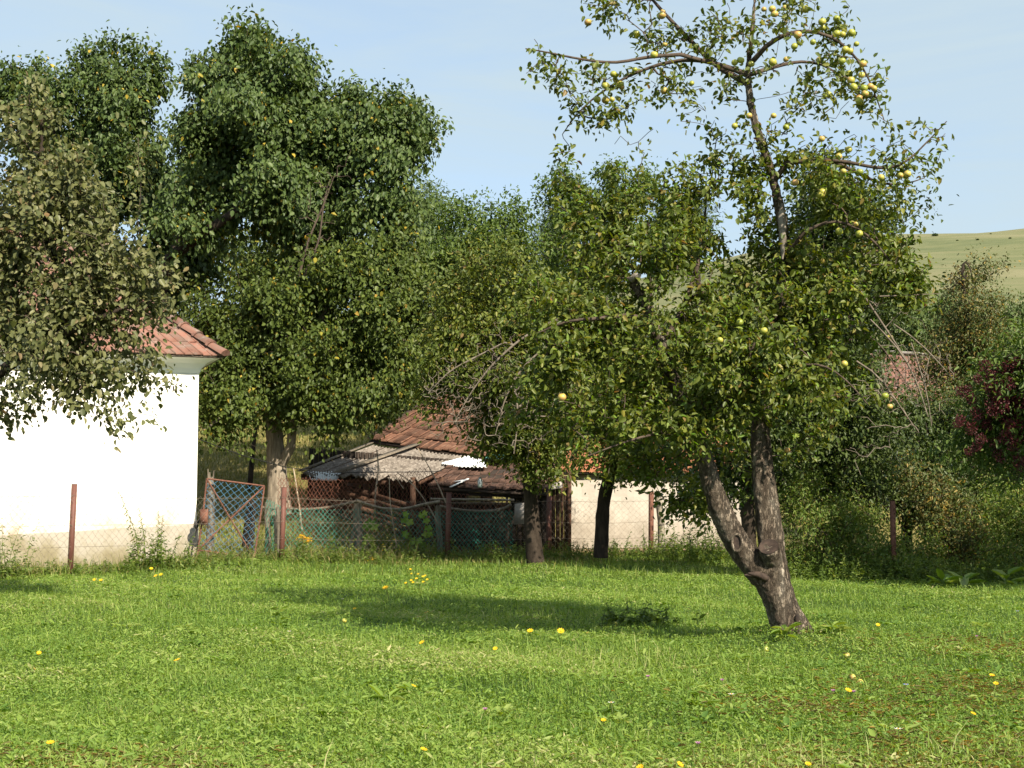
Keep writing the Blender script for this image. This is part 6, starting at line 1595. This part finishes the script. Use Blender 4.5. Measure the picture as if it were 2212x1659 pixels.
spots = [(1208, 1356, 'open yellow flower with long petals at the shadow edge, left of the trunk', 1.25), (1148, 1361, 'yellow flower with a half-open head beside the open one at the shadow edge', 1.1), (924, 1386, 'flat round yellow flower in the middle of the lawn', 1.0), (1074, 1397, 'small tilted yellow flower right of the flat round one', .8), (396, 1428, 'bright yellow flower alone in the left lawn', 1.1),
         (85, 1407, 'small yellow flower near the left edge of the lawn', .75), (112, 1606, 'yellow flower with spread petals in the bottom left corner', 1.0), (905, 1620, 'yellow flower at the bottom of the lawn, centre left', .9), (883, 1482, 'small orange-yellow flower below the flat round one', .7), (1822, 1490, 'yellow flower in the near lawn right of the trunk', .9),
         (1893, 1346, 'small yellow flower right of the trunk foot', .8), (1448, 1645, 'yellow flower at the bottom edge, right of centre', .9), (1395, 1652, 'yellow flower cut by the bottom edge, just left of another', .9), (1741, 1650, 'yellow flower at the bottom edge under the trunk', .8), (2138, 1460, 'yellow flower near the right edge of the lawn', .8), (2090, 1541, 'small yellow flower in the lower right lawn', .7), (1303, 1555, 'small orange flower near the bottom, left of the trunk line', .6), (2150, 1475, 'small yellow flower just below the one near the right edge', .7), (1715, 1372 - 165, 'yellow flower in the far lawn right of the forked trunk', 1.0), (840, 1269, 'yellow flower head low in the lawn under the middle fence', 1.6), (770, 1315, 'tiny orange-yellow flower on the near side of the lawn shadow', .8), (345, 1243, 'yellow flower before the nettles at the white wall', 1.3), (351, 1240, 'second yellow flower touching the first before the nettles', 1.2), (326, 1226, 'yellow flower at the foot of the nettle clump', 1.2), (207, 1250, 'small yellow flower just right of the left steel post', 1.0), (220, 1252, 'yellow flower at the lawn edge between left post and nettles', 1.0)]
pr = daisy_proto('yellow_flower', spots[0][2], 'flower', 'yellow_petal', group=YG)
def groundpt(px, py, h=0.0):
    """where the line of sight meets the lawn (plus height h)"""
    D = 12.0
    for _ in range(30):
        p = P(px, py, D); g = float(gh(p[0], D)) + h
        slope = (p[2] - CAMZ) / D
        D = (g - CAMZ) / slope if slope < -1e-4 else D
        D = min(max(D, 5), 33)
    return D, P(px, py, D)
for i, (x, y, lb, s) in enumerate(spots):
    s *= .85 if y < 1560 else .68
    D, p = groundpt(x, y, .14 * s)
    g = np.array([p[0], D, float(gh(p[0], D))])
    if i == 0: pr.location = g; pr.scale = (s,) * 3; pr.rotation_euler = (.75, .1, 0)
    else:
        o = dup(pr, g, random.uniform(0, 6), lb, s)
        o.rotation_euler = (random.uniform(.25, .7), random.uniform(-.3, .3), random.uniform(-.6, .6))
# marigolds growing together at the garden fence
MG = 'small yellow flowers in the bed before the garden fence'
for (x, y, lb) in ((882, 1205, 'under the gourd leaves nearest the third steel post'), (886, 1223, 'in the tight cluster'), (868, 1212, 'low, left of the one under the gourd leaves'), (892, 1232, 'in the tight cluster'), (905, 1233, 'in the tight cluster'), (916, 1249, 'in the tight cluster'), (895, 1250, 'in the tight cluster'), (912, 1238, 'in the tight cluster'), (880, 1251, 'in the tight cluster'), (925, 1244, 'in the tight cluster'), (855, 1160, 'beside the thin leaning stick, at mid height'), (863, 1150, 'highest on the climbing plant'), (858, 1185, 'below the thin leaning stick'), (870, 1175, 'between the stick and the right gourd leaves'), (833, 1177, 'just right of the left gourd leaves'), (768, 1177, 'against the first crooked wooden post'), (578, 1155, 'alone by the second steel post, near the gate'), (902, 1242, 'in the tight cluster'), (921, 1236, 'in the tight cluster'), (888, 1246, 'in the tight cluster'), (837, 1162, 'half way up, between gourd leaves and stick'), (852, 1215, 'lowest left, in the weeds under the stick')):
    D = 33.7
    if y > 1215:
        D = groundpt(x, y, .16)[0]
    p = P(x, y, D); gz = float(gh(p[0], D)); h = max(.1, p[2] - gz) if y < 1216 else .2
    o = dup(pr, (p[0], D, gz), 0, 'small yellow flower ' + lb + (' on the lawn edge before the gourd vine' if 'cluster' in lb else ' at the garden fence'), .72)
    o['group'] = MG; o.rotation_euler = (.5, random.uniform(-.3, .3), 0)
    if h > .25:
        for c in o.children:
            c.location = (0, 0, (h - .2) / .72)
# goldenrods
def goldenrod(label, px, py, D, s=1.0):
    root = thing('goldenrod', G0(px - 3, D), label, 'flower', 'goldenrods at the fence')
    g = G0(px - 3, D); tp = P(px, py, D); n = int(240 * s)
    s_ = MB(); s_.tube([g, (g + tp) / 2, tp], .008, 4, cap=False); s_.build('stem', M['stem'], root)
    m_ = MB(); k = 7; P_ = []
    for j in range(k):
        a = RNG.uniform(-1.2, 1.2); L = .26 * s * RNG.uniform(.6, 1.1); f = RNG.random(n // k)
        st = tp + [0, 0, -.02 * j]
        P_.append(st + np.stack([np.sin(a) * L * f + RNG.normal(0, .012, n // k), RNG.normal(0, .04, n // k), L * .35 * f - L * .5 * f ** 2 + RNG.normal(0, .014, n // k)], 1))
    pp = np.concatenate(P_); leaves(m_, pp, RNG.normal(0, 1, pp.shape), unit(RNG.normal(0, 1, pp.shape) + [0, -.3, .8]), .032, width=.7)
    m_.build('flower_head', M['yellow_petal'], root)
    m_ = MB(); f = RNG.random(26); q = g + (tp - g) * f[:, None]; leaves(m_, q, np.stack([RNG.normal(0, 1, 26), RNG.normal(0, 1, 26), RNG.normal(.3, .3, 26)], 1), unit(RNG.normal(0, .4, (26, 3)) + [0, -.3, 1]), .13, width=.25); m_.build('leaves', M['leaf_weed'], root)
goldenrod('goldenrod with yellow plumes left of the wooden post', 655, 1158, 32.6)
goldenrod('goldenrod right of the wooden post, low before the fence', 798, 1207, 32.6, .9)
goldenrod('goldenrod low in the grass before the gourd vine', 825, 1236, 31.0, .8)
goldenrod('lowest goldenrod, lying in the lawn edge under the gourd vine', 842, 1264, 28.0, .7)
# white flowers
wp = daisy_proto('white_flower', 'small white flower in the left lawn below the steel post', 'flower', 'white_petal', r=.022, n=7, stem=.12, group='white flowers in the lawn')
for i, (x, y, lb) in enumerate(((108, 1293, None), (925, 1195, 'white flower beside the third steel post'), (965, 1210, 'white flower low by the third steel post'), (740, 1294, 'white clover head on the near side of the lawn shadow'), (625, 1364, 'white clover head left of the flat yellow flower'), (972, 1255, 'small white flower at the lawn edge below the third steel post'), (1320, 1518 , 'white clover head in the near lawn, centre'), (1940, 1575, 'white clover head in the lower right lawn'), (1580, 1500, 'pale clover head in the near lawn under the fork'))):
    D, p = groundpt(x, y, .12); 
    if i == 0: wp.location = (p[0], D, float(gh(p[0], D)))
    else: dup(wp, (p[0], D, float(gh(p[0], D))), i, lb)
pk = daisy_proto('pink_flower', 'pink clover head in the lawn left of the tree foot', 'flower', 'pink_petal', r=.020, n=9, stem=.08, group='pink clover heads in the lawn', flat=1.0)
for i, (x, y, lb) in enumerate(((1400, 1462, None), (1508, 1607, 'pink clover head near the bottom, under the left stem'), (1800, 1493, 'pink clover head left of the near yellow flower'), (1048, 1533, 'pink clover head in the near lawn, centre'), (1845, 1495, 'pink clover head right of the near yellow flower'), (2110, 1375, 'pink clover head in the right lawn'), (1560, 1470, 'pink clover head just right of the tree foot line'))):
    D, p = groundpt(x, y, .08)
    if i == 0: pk.location = (p[0], D, float(gh(p[0], D)))
    else: dup(pk, (p[0], D, float(gh(p[0], D))), i, lb)
bl = daisy_proto('blue_flower', 'blue chicory flower at the right edge of the lawn', 'flower', 'blue_petal', r=.02, n=9, stem=.12, group='blue flowers in the lawn')
for i, (x, y, lb) in enumerate(((2198, 1320, None), (1957, 1479, 'blue chicory flower in the lawn right of the tree'))):
    D, p = groundpt(x, y, .12)
    if i == 0: bl.location = (p[0], D, float(gh(p[0], D)))
    else: dup(bl, (p[0], D, float(gh(p[0], D))), i, lb)
# fallen apples
fa = None
for i, (x, y, lb) in enumerate(((1858, 1469, 'yellow windfall apple lying in the lawn right of the tree'), (1655, 1398, 'small pale windfall apple at the foot of the nearest trunk'), (1830, 1412, 'windfall apple half hidden in grass right of the trunk'), (1842, 1458, 'brownish windfall apple just behind the yellow one'), (744, 1337, 'pale windfall apple at the edge of the lawn shadow'), (1330, 1345, 'windfall apple in the shade left of the nettle patch'))):
    D, p = groundpt(x, y, .06)
    if fa is None:
        m_ = MB(); m_.ball((0, 0, 0), .038, seg=14, rings=10, sq=(1, 1, .92), dent=.22); fa = m_.build('fallen_apple', M['apple'], smooth=True); o = fa
    else: o = fa.copy(); COL.objects.link(o)
    tag(o, lb, 'apple', 'windfall apples in the lawn'); o.location = (p[0], D, float(gh(p[0], D)) + .04); o.scale = (.8, .8, .78); o.rotation_euler = (random.random(), random.random(), 0)
# jar hanging in the apple twigs
jar = thing('glass_jar', P(1037, 1043, 31), 'dim glass jar hanging from a twig before the dark lean-to', 'jar')
m_ = MB(); c = P(1037, 1043, 31); pr_ = [(0, -.10), (.045, -.10), (.055, -.04), (.055, .05), (.035, .09), (.028, .11)]
K = 12; VV = [c + [r * math.cos(2 * math.pi * k / K), r * math.sin(2 * math.pi * k / K), z] for r, z in pr_ for k in range(K)]
m_.add(VV, [[i * K + k, i * K + (k + 1) % K, (i + 1) * K + (k + 1) % K, (i + 1) * K + k] for i in range(5) for k in range(K)], .5); m_.build('body', M['glass_jar'], jar, smooth=True)
m_ = MB(); m_.tube([c + [0, 0, .11], c + [0, 0, .125]], .03, 10); m_.tube([c + [0, 0, .12], c + [.01, 0, .3], c + [.0, 0, .45]], .005, 4); m_.build('lid', M['wire'], jar)
# little dark bushes dotted on the hill
m_ = MB(); n = 260; d = unit(RNG.normal(0, 1, (n, 3))); d[:, 2] = np.abs(d[:, 2])
leaves(m_, d * [1.1, 1.1, .8] * RNG.random((n, 1)) ** .4, RNG.normal(0, 1, (n, 3)), unit(RNG.normal(0, 1, (n, 3)) + [0, 0, 1]), .42, width=.7)
hb = m_.build('hill_bush', M['leaf_dark'])
tag(hb, 'small dark bush dotted on the far grassy hill', 'bush', 'bushes dotted on the far hill')
for i, (x, y, s) in enumerate(((2020, 509, .9), (2068, 520, .35), (2112, 518, .45), (2140, 506, .3), (2182, 515, .4), (2150, 552, .3), (2092, 540, .3), (2040, 590, .35))):
    D = 120.0
    while D < 330:
        p = P(x, y, D)
        if gh(p[0], D) >= p[2]: break
        D += 1.0
    s *= .62
    o = hb if i == 0 else hb.copy()
    if i: COL.objects.link(o)
    o.location = (p[0], D, float(gh(p[0], D))); o.scale = (s, s, s)
